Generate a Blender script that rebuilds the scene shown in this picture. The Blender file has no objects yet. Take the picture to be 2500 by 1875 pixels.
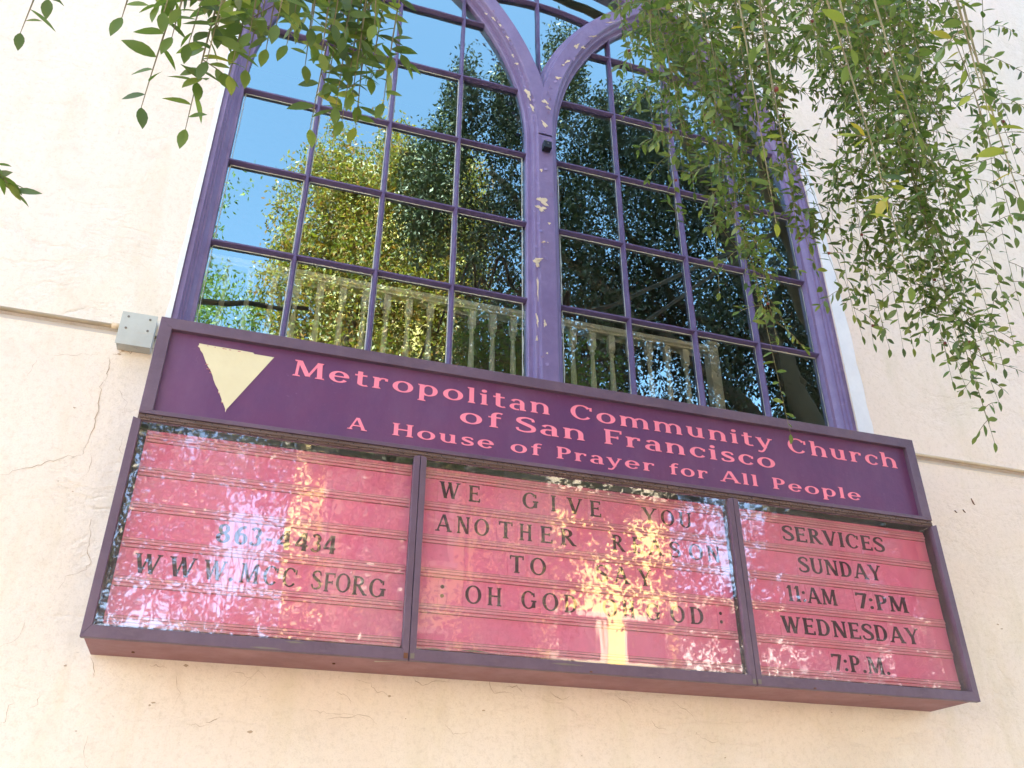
import bpy, bmesh, math, random
import numpy as np
from mathutils import Vector, Matrix, noise
random.seed(7); rng = np.random.default_rng(7)
D = bpy.data; SC = bpy.context.scene; COL = SC.collection
R = math.radians

# ------------------------------------------------------------------ camera
CF = 2153.2; CCX, CCY = 1250.0, 937.5                    # focal length and centre in photo pixels
CR = np.array([[0.95222265, -0.30539737, 0.00211573],
               [0.15415515, 0.47464915, -0.86657046],
               [0.26364411, 0.82549417, 0.49905025]])    # right, down, forward
CO = np.array([0.4051, -3.0915, -0.6361])
cam = D.cameras.new('camera'); co = D.objects.new('camera', cam); COL.objects.link(co)
cam.sensor_width = 36; cam.lens = CF / 2500 * 36; cam.clip_start = .05; cam.clip_end = 2000
M = Matrix(((CR[0][0], -CR[1][0], -CR[2][0], CO[0]), (CR[0][1], -CR[1][1], -CR[2][1], CO[1]),
            (CR[0][2], -CR[1][2], -CR[2][2], CO[2]), (0, 0, 0, 1)))
co.matrix_world = M; SC.camera = co

# ------------------------------------------------------------------ sky, sun, exposure
SUN_EL = R(48); SUN_H = Vector((-.55, .835, 0)).normalized()   # horizontal direction towards the sun
world = D.worlds.new('World'); SC.world = world; world.use_nodes = True
nt = world.node_tree; bg = nt.nodes['Background']
sky = nt.nodes.new('ShaderNodeTexSky'); sky.sky_type = 'NISHITA'; sky.sun_disc = False
sky.sun_elevation = SUN_EL; sky.sun_rotation = math.atan2(SUN_H.x, SUN_H.y)
sky.air_density = 1.0; sky.dust_density = 1.6; sky.ozone_density = .7
nt.links.new(sky.outputs[0], bg.inputs[0]); bg.inputs[1].default_value = .15
sl = D.lights.new('sun', 'SUN'); sl.energy = 5.0; sl.angle = R(.53); sl.color = (1, .9, .72)
so = D.objects.new('sun', sl); COL.objects.link(so)
sdir = Vector((SUN_H.x * math.cos(SUN_EL), SUN_H.y * math.cos(SUN_EL), math.sin(SUN_EL)))
so.rotation_euler = sdir.to_track_quat('Z', 'Y').to_euler()
vs = SC.view_settings; vs.view_transform = 'Standard'; vs.look = 'None'; vs.gamma = 1; vs.use_curve_mapping = False
vs.exposure = 2.95

# ------------------------------------------------------------------ helpers
def px(u, v, dist):                                      # point seen at photo pixel (u, v), dist metres from the camera
    d = CR.T @ np.array([(u - CCX) / CF, (v - CCY) / CF, 1.0]); return Vector(CO + d / np.linalg.norm(d) * dist)
def pxy(u, v, y):
    d = CR.T @ np.array([(u - CCX) / CF, (v - CCY) / CF, 1.0]); return Vector(CO + d * (y - CO[1]) / d[1])
def proj(p):
    c = CR @ (np.array(p) - CO); return CCX + CF * c[0] / c[2], CCY + CF * c[1] / c[2], c[2]

def mat(name, base=(.5, .5, .5), rough=.6, metal=0., spec=.5):
    m = D.materials.new(name); m.use_nodes = True; b = m.node_tree.nodes['Principled BSDF']
    b.inputs['Base Color'].default_value = (*base, 1); b.inputs['Roughness'].default_value = rough
    b.inputs['Metallic'].default_value = metal; b.inputs['Specular IOR Level'].default_value = spec
    return m
def N(m, t, **k):
    n = m.node_tree.nodes.new(t)
    for a, v in k.items():
        if a.startswith('i_'):
            n.inputs[a[2:].replace('_', ' ')].default_value = v
        else: setattr(n, a, v)
    return n
def L(m, a, b): m.node_tree.links.new(a, b)
def ramp(m, fac, stops):
    r = N(m, 'ShaderNodeValToRGB'); e = r.color_ramp.elements
    while len(e) < len(stops): e.new(.5)
    for q, (p, c) in zip(e, stops): q.position = p; q.color = (*c, 1) if len(c) == 3 else c
    L(m, fac, r.inputs[0]); return r.outputs[0]
def noise_tex(m, scale, detail=4, rough=.55, vec=None, dist=0., stretch=None):
    tc = N(m, 'ShaderNodeTexCoord'); v = tc.outputs['Object'] if vec is None else vec
    if stretch:
        mp = N(m, 'ShaderNodeMapping'); mp.inputs['Scale'].default_value = stretch; L(m, v, mp.inputs[0]); v = mp.outputs[0]
    n = N(m, 'ShaderNodeTexNoise'); n.inputs['Scale'].default_value = scale; n.inputs['Detail'].default_value = detail
    n.inputs['Roughness'].default_value = rough; n.inputs['Distortion'].default_value = dist; L(m, v, n.inputs['Vector'])
    return n.outputs[0]
def mix(m, fac, a, b, blend='MIX'):
    x = N(m, 'ShaderNodeMix', data_type='RGBA', blend_type=blend)
    for s, v in ((x.inputs[0], fac), (x.inputs[6], a), (x.inputs[7], b)):
        if isinstance(v, (int, float)): s.default_value = v
        elif isinstance(v, tuple): s.default_value = (*v, 1)
        else: L(m, v, s)
    return x.outputs[2]
def bump(m, h, strength, dist, prev=None):
    b = N(m, 'ShaderNodeBump'); b.inputs['Strength'].default_value = strength; b.inputs['Distance'].default_value = dist
    L(m, h, b.inputs['Height'])
    if prev is not None: L(m, prev, b.inputs['Normal'])
    return b.outputs[0]
def BS(m): return m.node_tree.nodes['Principled BSDF']

# ------------------------------------------------------------------ materials
def stucco():
    m = mat('stucco', (.7, .6, .5), .92, 0, .2); b = BS(m)
    n1 = noise_tex(m, 1.1, 5, .6); n2 = noise_tex(m, 5, 6, .65, dist=.4); n3 = noise_tex(m, 300, 2, .7)
    c = ramp(m, n1, [(.3, (.79, .685, .565)), (.5, (.83, .74, .625)), (.7, (.85, .765, .665))])
    n4 = noise_tex(m, 2.2, 8, .7, dist=.6)
    c = mix(m, ramp(m, n4, [(.56, (0, 0, 0)), (.75, (.45, .45, .45))]), c, (.74, .63, .44))
    c = mix(m, ramp(m, n2, [(.30, (.35, .35, .35)), (.42, (0, 0, 0))]), c, (.62, .52, .40))
    # fine grime specks
    v = N(m, 'ShaderNodeTexNoise'); v.inputs['Scale'].default_value = 26; v.inputs['Detail'].default_value = 5; v.inputs['Distortion'].default_value = 2.5
    tc = N(m, 'ShaderNodeTexCoord'); L(m, tc.outputs['Object'], v.inputs['Vector'])
    c = mix(m, ramp(m, v.outputs[0], [(.22, (.55, .55, .55)), (.29, (0, 0, 0))]), c, (.42, .35, .27))
    gs = N(m, 'ShaderNodeTexNoise'); gs.inputs['Scale'].default_value = 170; gs.inputs['Detail'].default_value = 3; L(m, tc.outputs['Object'], gs.inputs['Vector'])
    c = mix(m, ramp(m, gs.outputs[0], [(.3, (.30, .30, .30)), (.5, (0, 0, 0))]), c, (.6, .52, .44))
    pk = noise_tex(m, .9, 4, .6, stretch=(1.3, 1, .8)); c = mix(m, ramp(m, pk, [(.42, (0, 0, 0)), (.68, (.55, .55, .55))]), c, (.85, .69, .60))
    st = noise_tex(m, 2.6, 6, .65, stretch=(2.2, 1, .55)); c = mix(m, ramp(m, st, [(.52, (0, 0, 0)), (.72, (.42, .42, .42))]), c, (.66, .58, .40))
    gr = noise_tex(m, 45, 6, .8); c = mix(m, ramp(m, gr, [(.36, (.38, .38, .38)), (.50, (0, 0, 0))]), c, (.60, .50, .38))
    L(m, c, b.inputs['Base Color'])
    # trowel ridges: ridged, distorted, stretched noise
    tr = noise_tex(m, 1.7, 9, .60, dist=.35, stretch=(1, 1, 1.7))
    rid = N(m, 'ShaderNodeMath', operation='ABSOLUTE'); s_ = N(m, 'ShaderNodeMath', operation='SUBTRACT'); s_.inputs[1].default_value = .5
    L(m, tr, s_.inputs[0]); L(m, s_.outputs[0], rid.inputs[0])
    rr = ramp(m, rid.outputs[0], [(0, (.15, .15, .15)), (.035, (.7, .7, .7)), (.2, (1, 1, 1))])
    gate = ramp(m, noise_tex(m, .8, 3, .5), [(.42, (1, 1, 1)), (.60, (0, 0, 0))])
    rr = mix(m, gate, rr, (.85, .85, .85))
    n5 = noise_tex(m, 14, 5, .7); n6 = noise_tex(m, 70, 4, .75)
    x = bump(m, rr, .45, .012); x = bump(m, n2, .22, .008, x); x = bump(m, n5, .45, .006, x); x = bump(m, n6, .5, .0025, x); x = bump(m, n3, .5, .0018, x)
    L(m, x, b.inputs['Normal']); return m
def painted(name, base, dark, rough=.5, grain=True, light=None):
    m = mat(name, base, rough, 0, .4); b = BS(m)
    n = noise_tex(m, 7, 6, .65); c = mix(m, ramp(m, n, [(.35, (0, 0, 0)), (.7, (1, 1, 1))]), base, dark)
    s = noise_tex(m, 30, 5, .7, stretch=(.25, 1, 1)); 
    if light: c = mix(m, ramp(m, s, [(.60, (0, 0, 0)), (.75, (.6, .6, .6))]), c, light)
    L(m, c, b.inputs['Base Color'])
    g = noise_tex(m, 60, 5, .7); x = bump(m, g, .35, .002); x = bump(m, noise_tex(m, 11, 4, .6), .35, .006, x)
    L(m, x, b.inputs['Normal']); L(m, ramp(m, n, [(.3, (rough - .1,) * 3), (.7, (rough + .15,) * 3)]), b.inputs['Roughness'])
    return m
def leafmat(name, cols, trans=.35, rough=.45):
    m = D.materials.new(name); m.use_nodes = True; t = m.node_tree
    for n in list(t.nodes): t.nodes.remove(n)
    out = N(m, 'ShaderNodeOutputMaterial'); g = N(m, 'ShaderNodeNewGeometry'); oi = N(m, 'ShaderNodeObjectInfo')
    ad = N(m, 'ShaderNodeMath', operation='ADD'); fr = N(m, 'ShaderNodeMath', operation='FRACT')
    L(m, g.outputs['Random Per Island'], ad.inputs[0]); L(m, oi.outputs['Random'], ad.inputs[1]); L(m, ad.outputs[0], fr.inputs[0])
    c = ramp(m, fr.outputs[0], [(i / (len(cols) - 1), q) for i, q in enumerate(cols)])
    d = N(m, 'ShaderNodeBsdfDiffuse'); tr = N(m, 'ShaderNodeBsdfTranslucent'); gl = N(m, 'ShaderNodeBsdfGlossy'); gl.inputs['Roughness'].default_value = rough
    c2 = mix(m, .5, c, (.9, 1, .25), 'MULTIPLY'); hs = N(m, 'ShaderNodeHueSaturation'); hs.inputs['Value'].default_value = 2.0; L(m, c2, hs.inputs['Color'])
    L(m, c, d.inputs[0]); L(m, hs.outputs[0], tr.inputs[0])
    m1 = N(m, 'ShaderNodeMixShader'); m1.inputs[0].default_value = trans; L(m, d.outputs[0], m1.inputs[1]); L(m, tr.outputs[0], m1.inputs[2])
    m2 = N(m, 'ShaderNodeMixShader'); m2.inputs[0].default_value = .05; L(m, m1.outputs[0], m2.inputs[1]); L(m, gl.outputs[0], m2.inputs[2])
    L(m, m2.outputs[0], out.inputs[0]); return m
def glass(name, refl, tint, wav, wscale, stretch=None, rough=0.0, dirt=0.0, gcol=(1, 1, 1)):
    m = D.materials.new(name); m.use_nodes = True; t = m.node_tree
    for n in list(t.nodes): t.nodes.remove(n)
    out = N(m, 'ShaderNodeOutputMaterial'); tr = N(m, 'ShaderNodeBsdfTransparent'); tr.inputs[0].default_value = (*tint, 1)
    gl = N(m, 'ShaderNodeBsdfGlossy'); gl.inputs['Roughness'].default_value = rough; gl.inputs[0].default_value = (*gcol, 1)
    fr = N(m, 'ShaderNodeFresnel'); fr.inputs[0].default_value = 1.5
    n = noise_tex(m, wscale, 3, .5, stretch=stretch); L(m, bump(m, n, 1.0, wav), gl.inputs['Normal'])
    mr = N(m, 'ShaderNodeMapRange'); mr.inputs[1].default_value = .04; mr.inputs[2].default_value = .4; mr.inputs[3].default_value = refl; mr.inputs[4].default_value = min(1, refl + .5)
    L(m, fr.outputs[0], mr.inputs[0])
    x = N(m, 'ShaderNodeMixShader'); L(m, mr.outputs[0], x.inputs[0]); L(m, tr.outputs[0], x.inputs[1]); L(m, gl.outputs[0], x.inputs[2])
    o = x.outputs[0]
    if dirt:
        df = N(m, 'ShaderNodeBsdfDiffuse'); df.inputs[0].default_value = (.75, .7, .66, 1); y = N(m, 'ShaderNodeMixShader')
        dn = noise_tex(m, 5, 6, .7, dist=.8, stretch=(1, 1, .6)); L(m, ramp(m, dn, [(.35, (0, 0, 0)), (.8, (dirt, dirt, dirt))]), y.inputs[0])
        L(m, o, y.inputs[1]); L(m, df.outputs[0], y.inputs[2]); o = y.outputs[0]
    L(m, o, out.inputs[0]); return m

MT = {}
MT['stucco'] = stucco()
MT['margin'] = painted('margin paint', (.78, .79, .80), (.68, .70, .73), .8)
MT['tan'] = painted('tan paint', (.62, .49, .33), (.52, .40, .26), .7)
MT['crack'] = mat('crack', (.46, .35, .24), .95)
MT['bluegrey'] = mat('joint', (.60, .59, .60), .9)
MT['purple'] = painted('window paint', (.195, .140, .270), (.155, .108, .215), .42, light=(.27, .20, .34))
MT['muntin'] = painted('muntin paint', (.125, .085, .18), (.085, .052, .125), .45)
MT['bare'] = painted('bare wood', (.72, .60, .42), (.52, .40, .26), .85)
MT['putty'] = mat('putty', (.52, .53, .48), .8)
MT['signframe'] = painted('sign frame paint', (.130, .080, .120), (.105, .062, .088), .45, light=(.17, .11, .135))
MT['signunder'] = painted('sign underside bounce tone', (.36, .175, .185), (.32, .155, .16), .6)  # pink-brown, raised above the frame colour to paint in ground bounce light
MT['header'] = painted('header panel', (.135, .044, .118), (.112, .040, .118), .38)
def weather(m, dust, amt, sc, st=(1, 1, .35)):
    b = BS(m); src = b.inputs['Base Color'].links[0].from_socket
    n = noise_tex(m, sc, 8, .75, stretch=st); n2 = noise_tex(m, sc * 14, 4, .7)
    c = mix(m, ramp(m, n, [(.42, (0, 0, 0)), (.75, (amt,) * 3)]), src, dust)
    c = mix(m, ramp(m, n2, [(.66, (0, 0, 0)), (.72, (amt * 1.4,) * 3)]), c, dust)
    L(m, c, b.inputs['Base Color'])
weather(MT['header'], (.26, .15, .24), .30, 3.5); weather(MT['signframe'], (.26, .18, .22), .34, 9, (.3, 1, .3)); weather(MT['purple'], (.34, .27, .40), .35, 7, (1, 1, .4)); weather(MT['signunder'], (.22, .10, .09), .5, 4, (.6, 1, 1))
MT['pinktext'] = painted('header lettering', (.90, .25, .34), (.86, .225, .31), .5)
MT['pink'] = painted('pink panel', (.99, .285, .49), (.97, .27, .47), .5)
MT['tile'] = painted('letter tile', (.99, .32, .52), (.97, .30, .49), .35)
MT['rail'] = painted('track', (.94, .41, .52), (.88, .37, .46), .4)
MT['raildark'] = mat('track dark line', (.46, .17, .17), .6)  # dark brown line colour, for letter tracks and torn triangle edges
MT['letter'] = mat('letter', (.07, .028, .042), .45)
MT['hinge'] = painted('hinge metal', (.16, .11, .10), (.11, .065, .055), .45, light=(.26, .16, .10))
MT['rust'] = mat('rust', (.16, .06, .025), .9)
MT['black'] = mat('black', (.006, .006, .007), .4)
MT['steel'] = painted('galvanised steel', (.50, .52, .47), (.42, .42, .37), .5, light=(.52, .40, .28))
MT['screw'] = mat('screw', (.20, .17, .14), .5, .6)
MT['cream'] = painted('cream paint', (.94, .90, .70), (.90, .86, .65), .4)
MT['brown'] = painted('brown wood', (.14, .045, .035), (.09, .03, .025), .45)
MT['darkroom'] = mat('interior plaster', (.50, .44, .33), .9)
MT['cabinet'] = mat('cabinet inside', (.28, .17, .16), .7)
MT['tri'] = painted('triangle', (.74, .66, .42), (.70, .61, .38), .6)
MT['flake'] = painted('paint flake', (.25, .185, .34), (.19, .135, .27), .5)
MT['winglass'] = glass('window glass', .34, (.99, .99, .96), .00022, 3.0, gcol=(.70, 1, .95))
MT['signglass'] = glass('sign glass', .19, (1, .985, .985), .0005, 5.0, (1.2, 1, .25), rough=.02, dirt=.16)
MT['leaf'] = leafmat('leaf', [(.105, .17, .030), (.075, .13, .028), (.14, .205, .036), (.048, .09, .030), (.20, .25, .042)], .34)
MT['leafyellow'] = leafmat('yellow leaf', [(.30, .33, .04), (.20, .25, .03), (.34, .28, .03)], .35)
MT['leafshade'] = leafmat('shaded leaf', [(.022, .036, .013), (.035, .05, .017), (.02, .028, .012)], .12)  # leaf colour darkened, so shade is painted into mirrored crowns and low foliage
MT['leafgold'] = leafmat('golden leaf', [(.14, .15, .02), (.06, .085, .018), (.34, .28, .035), (.08, .10, .02), (.30, .13, .03), (.22, .21, .028)], .35)
MT['twig'] = painted('twig', (.22, .19, .08), (.15, .12, .06), .7)
MT['bark'] = painted('bark', (.12, .09, .065), (.07, .055, .04), .95)
MT['berry'] = mat('seed', (.16, .03, .02), .6)
MT['concrete'] = painted('concrete paving', (.50, .40, .31), (.44, .35, .26), .9)
MT['asphalt'] = painted('asphalt', (.055, .053, .05), (.04, .04, .04), .95)
MT['paintline'] = mat('road paint', (.75, .74, .70), .7)
MT['soil'] = mat('ground', (.30, .25, .19), 1)
MT['facade'] = painted('cream facade', (.84, .64, .26), (.78, .58, .23), .9)
MT['facade2'] = painted('white facade', (.70, .70, .72), (.62, .62, .64), .9)
MT['trim'] = mat('facade trim', (.50, .45, .36), .8)
MT['pane'] = mat('dark pane', (.03, .035, .04), .08)

# ------------------------------------------------------------------ object builders
def link(name, me, parent=None, loc=None):
    o = D.objects.new(name, me); COL.objects.link(o)
    if parent is not None: o.parent = parent
    if loc is not None: o.location = loc
    return o
def tag(o, label=None, cat=None, group=None, kind=None):
    if label: o['label'] = label
    if cat: o['category'] = cat
    if group: o['group'] = group
    if kind: o['kind'] = kind
    return o
def empty(name, loc, label=None, cat=None, group=None):
    o = D.objects.new(name, None); COL.objects.link(o); o.location = loc; o.empty_display_size = .1
    bpy.context.view_layer.update() if False else None
    return tag(o, label, cat, group)
class MB:
    """collects polygons in world coordinates, then links them as ONE mesh object"""
    def __init__(s): s.v = []; s.f = []; s.mi = []; s.m = 0
    def add(s, vs, fs):
        n = len(s.v); s.v += [tuple(p) for p in vs]; s.f += [tuple(i + n for i in q) for q in fs]; s.mi += [s.m] * len(fs)
    def box(s, x0, x1, y0, y1, z0, z1):
        s.add([(x0, y0, z0), (x1, y0, z0), (x1, y1, z0), (x0, y1, z0), (x0, y0, z1), (x1, y0, z1), (x1, y1, z1), (x0, y1, z1)],
              [(0, 3, 2, 1), (4, 5, 6, 7), (0, 1, 5, 4), (1, 2, 6, 5), (2, 3, 7, 6), (3, 0, 4, 7)])
    def prism(s, poly, y0, y1):      # poly [(x,z)] front at y0, back at y1 (convex or simple)
        n = len(poly); s.add([(x, y0, z) for x, z in poly] + [(x, y1, z) for x, z in poly],
              [tuple(range(n)), tuple(range(2 * n - 1, n - 1, -1))] + [(i, (i + 1) % n, n + (i + 1) % n, n + i) for i in range(n)])
    def tube(s, pts, rads, n=6, cap=True):
        pts = [Vector(p) for p in pts]; k = len(pts)
        if not hasattr(rads, '__len__'): rads = [rads] * k
        rings = []; up = Vector((.3, .2, 1)).normalized()
        base = len(s.v)
        for i in range(k):
            t = (pts[min(i + 1, k - 1)] - pts[max(i - 1, 0)]); t = t.normalized() if t.length > 1e-9 else Vector((0, 0, 1))
            a = t.cross(up if abs(t.dot(up)) < .95 else Vector((1, 0, 0))).normalized(); b = t.cross(a)
            for j in range(n):
                q = 2 * math.pi * j / n; s.v.append(tuple(pts[i] + (a * math.cos(q) + b * math.sin(q)) * rads[i]))
        for i in range(k - 1):
            for j in range(n):
                s.f.append((base + i * n + j, base + i * n + (j + 1) % n, base + (i + 1) * n + (j + 1) % n, base + (i + 1) * n + j)); s.mi.append(s.m)
        if cap:
            s.f.append(tuple(base + j for j in range(n - 1, -1, -1))); s.f.append(tuple(base + (k - 1) * n + j for j in range(n))); s.mi += [s.m] * 2
    def lathe(s, cx, cy, prof, n=12):    # prof [(r, z)]
        base = len(s.v)
        for r, z in prof:
            for j in range(n): s.v.append((cx + r * math.cos(2 * math.pi * j / n), cy + r * math.sin(2 * math.pi * j / n), z))
        for i in range(len(prof) - 1):
            for j in range(n): s.f.append((base + i * n + j, base + i * n + (j + 1) % n, base + (i + 1) * n + (j + 1) % n, base + (i + 1) * n + j)); s.mi.append(s.m)
    def sweep(s, path, prof, closed=False):   # path [(x,z)], prof [(offset to the left normal, y)]; open strip
        k = len(path); base = len(s.v); m = len(prof)
        for i in range(k):
            a = Vector(path[max(i - 1, 0)]); b = Vector(path[min(i + 1, k - 1)]); t = (b - a).normalized(); nn = Vector((-t.y, t.x))
            sc = 1.0
            for o, y in prof: p = Vector(path[i]) + nn * o * sc; s.v.append((p.x, y, p.y))
        for i in range(k - 1):
            for j in range(m - 1): s.f.append((base + i * m + j, base + i * m + j + 1, base + (i + 1) * m + j + 1, base + (i + 1) * m + j)); s.mi.append(s.m)
    def build(s, name, mats, parent=None, smooth=False, bevel=0, origin=None, fix=True):
        if not isinstance(mats, (list, tuple)): mats = [mats]
        me = D.meshes.new(name); v = s.v
        if parent is not None and origin is None: o0 = Vector((0, 0, 0)); 
        pl = Vector((0, 0, 0))
        q = parent
        while q is not None: pl = pl + q.location; q = q.parent
        og = Vector(origin) if origin is not None else pl
        me.from_pydata([(a - og.x, b - og.y, c - og.z) for a, b, c in v], [], s.f)
        for x in mats: me.materials.append(MT[x])
        me.polygons.foreach_set('material_index', s.mi)
        if fix:
            bm = bmesh.new(); bm.from_mesh(me); bmesh.ops.recalc_face_normals(bm, faces=bm.faces[:]); bm.to_mesh(me); bm.free()
        if smooth: me.polygons.foreach_set('use_smooth', [True] * len(me.polygons))
        o = link(name, me, parent, og - pl)
        if bevel:
            md = o.modifiers.new('bevel', 'BEVEL'); md.width = bevel; md.segments = 2; md.limit_method = 'ANGLE'; md.angle_limit = R(40)
        me.update(); return o
def arc(cx, cz, r, a0, a1, n): return [(cx + r * math.cos(R(a0 + (a1 - a0) * i / n)), cz + r * math.sin(R(a0 + (a1 - a0) * i / n))) for i in range(n + 1)]
def quick(name, m, parent, *boxes, bevel=0):
    b = MB()
    for x in boxes: b.box(*x)
    return b.build(name, m, parent, bevel=bevel)

# ------------------------------------------------------------------ ground, street
GZ = -2.24
def sheet(name, x0, x1, y0, y1, z, m, kind='structure'):
    b = MB(); b.add([(x0, y0, z), (x1, y0, z), (x1, y1, z), (x0, y1, z)], [(0, 1, 2, 3)]); return tag(b.build(name, m, fix=False), kind=kind)
sheet('ground', -600, 600, -600, 600, GZ - .13, 'soil')
b = MB(); b.box(-60, 60, -4.75, -.0, GZ - .12, GZ); pave = tag(b.build('pavement', 'concrete'), kind='structure')
sheet('road', -60, 60, -9.0, -4.9, GZ - .12, 'asphalt')
b = MB(); b.box(-60, 60, -4.9, -4.754, GZ - .128, GZ + .004); tag(b.build('kerb', 'concrete', bevel=.01), kind='structure')
b = MB(); b.box(-60, 60, -9.15, -9.0, GZ - .128, GZ + .004); tag(b.build('kerb', 'concrete', bevel=.01), kind='structure')
b = MB(); b.box(-60, 60, -12.4, -9.154, GZ - .12, GZ); tag(b.build('pavement', 'concrete'), kind='structure')
b = MB()
for i in range(14): b.add([(-20 + i * 3, -6.99, GZ - .116), (-18.6 + i * 3, -6.99, GZ - .116), (-18.6 + i * 3, -6.91, GZ - .116), (-20 + i * 3, -6.91, GZ - .116)], [(0, 1, 2, 3)])
tag(b.build('road_marking', 'paintline', fix=False), kind='structure')

# ------------------------------------------------------------------ church walls
AX, AZ, AR = 1.5725, 2.75, 1.565                       # arch centre and outer casing radius
church = empty('church', (1.57, 3, GZ), 'cream stuccoed church building carrying the big arched window and the notice cabinet', 'church')
def front(b):
    xl, xr = AX - AR, AX + AR
    def quad(x0, x1, z0, z1, y=0): b.add([(x0, y, z0), (x1, y, z0), (x1, y, z1), (x0, y, z1)], [(0, 1, 2, 3)])
    zb, ZT = 1.225, 12.0
    g0, g1 = 1.166, 1.192                              # recessed joint
    quad(-14, 14, GZ - .1, g0)
    b.add([(-14, 0, g0), (14, 0, g0), (14, .02, g0), (-14, .02, g0)], [(0, 1, 2, 3)])
    b.add([(-14, 0, g1), (14, 0, g1), (14, .02, g1), (-14, .02, g1)], [(0, 3, 2, 1)])
    quad(-14, 14, g1, zb)
    quad(-14, xl, zb, AZ); quad(xr, 14, zb, AZ)
    b.add([(xl, 0, zb), (xr, 0, zb), (xr, .14, zb), (xl, .14, zb)], [(0, 1, 2, 3)])
    a = arc(AX, AZ, AR, 180, 0, 64)
    for i in range(64):
        (x0, z0), (x1, z1) = a[i], a[i + 1]; b.add([(x0, 0, z0), (x1, 0, z1), (x1, 0, 6.0), (x0, 0, 6.0)], [(0, 1, 2, 3)])
    quad(-14, xl, AZ, 6.0); quad(xr, 14, AZ, 6.0); quad(-14, 14, 6.0, 6.6); quad(-1.2, 14, 6.6, 17)  # upper right part is out of view, made tall to shade the near tree
    o = [(xl, zb), (xl, AZ)] + a[1:-1] + [(xr, AZ), (xr, zb)]
    for i in range(len(o) - 1): b.add([(o[i][0], 0, o[i][1]), (o[i + 1][0], 0, o[i + 1][1]), (o[i + 1][0], .14, o[i + 1][1]), (o[i][0], .14, o[i][1])], [(0, 1, 2, 3)])
b = MB(); front(b); b.build('front_wall', 'stucco', church, fix=False)
quick('joint', 'bluegrey', church, (-13.9, 13.9, .018, .03, 1.164, 1.194))
b = MB(); 
b.box(-14, -13.7, .2, 12, GZ, 6.4); b.box(13.7, 14, .2, 12, GZ, 17); b.box(-14, 14, 11.7, 12, GZ, 6.6); b.box(-14, -1.2, .02, 12, 6.4, 6.6)  # unseen left wing, kept low so sun gets past to the street
b.box(-1.2, 14, .02, 12, 16.8, 17); b.box(-1.2, -1.0, .02, 12, 6.6, 16.8); b.box(-1.2, 14, 11.7, 12, 6.6, 16.8)  # unseen tower walls and roof, added to keep sun off the right-hand tree
b.build('unseen_walls', 'stucco', church)
b = MB(); b.box(-14.2, -1.25, -.25, 12.2, 6.61, 6.85); b.build('cornice', 'tan', church); b = MB(); b.box(-1.4, 14.2, -.25, 12.2, 17.01, 17.25); b.build('cornice', 'tan', church)  # out of view; the higher one caps the added tower
# painted margin round the window with a ragged brush edge
def ragged(n, amp, sc, seed): return [amp * (noise.noise(Vector((i * sc, seed, .3))) + .5 * noise.noise(Vector((i * sc * 3.1, seed, 7)))) for i in range(n)]
b = MB(); path = [(AX + AR, 1.19 + i * .03) for i in range(53)] + arc(AX, AZ, AR, 0, 180, 170)[1:-1] + [(AX - AR, 2.75 - i * .03) for i in range(53)]
rg = ragged(len(path), .006, .35, 2.); n = len(path); vs_ = []
for i, (x, z) in enumerate(path):
    if i < 53: w, d = .088 - .03 * (i / 52), Vector((1, 0))
    elif i > n - 54: w, d = .017, Vector((-1, 0))
    else: d = (Vector((x, z)) - Vector((AX, AZ))).normalized(); t = (i - 52) / 170.; w = .058 * (1 - t) + .017 * t
    vs_ += [(x - d.x * .002, -.004, z - d.y * .002), (x + d.x * (w + rg[i]), -.004, z + d.y * (w + rg[i])), (x + d.x * (w + rg[i]), .001, z + d.y * (w + rg[i]))]
b.add(vs_, [(3 * i + j, 3 * i + 3 + j, 3 * i + 4 + j, 3 * i + 1 + j) for i in range(n - 1) for j in (0, 1)])
b.build('window_margin', 'margin', church)
# cracks and chips in the stucco
def crack(pts, w0, jit=.006, seed=0):
    r = random.Random(seed); P = []
    for (x0, z0), (x1, z1) in zip(pts, pts[1:]):
        k = max(3, int(math.hypot(x1 - x0, z1 - z0) / .012))
        for i in range(k): P.append((x0 + (x1 - x0) * i / k + r.uniform(-jit, jit), z0 + (z1 - z0) * i / k + r.uniform(-jit, jit)))
    P.append(pts[-1]); b = MB(); vv = []
    for i, (x, z) in enumerate(P):
        t = i / (len(P) - 1); w = w0 * (.35 + .65 * math.sin(math.pi * min(1, t * 1.1 + .05)) ** 1) * r.uniform(.3, 1.2)
        q = P[min(i + 1, len(P) - 1)]; p = P[max(i - 1, 0)]; d = Vector((q[0] - p[0], q[1] - p[1])); d = d.normalized() if d.length else Vector((1, 0))
        vv += [(x - d.y * w, -.0015, z + d.x * w), (x + d.y * w, -.0015, z - d.x * w)]
    b.add(vv, [(2 * i, 2 * i + 1, 2 * i + 3, 2 * i + 2) for i in range(len(P) - 1)])
    return b.build('crack', 'crack', church)
def W(u, v): p = pxy(u, v, 0); return (p.x, p.z)
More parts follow.
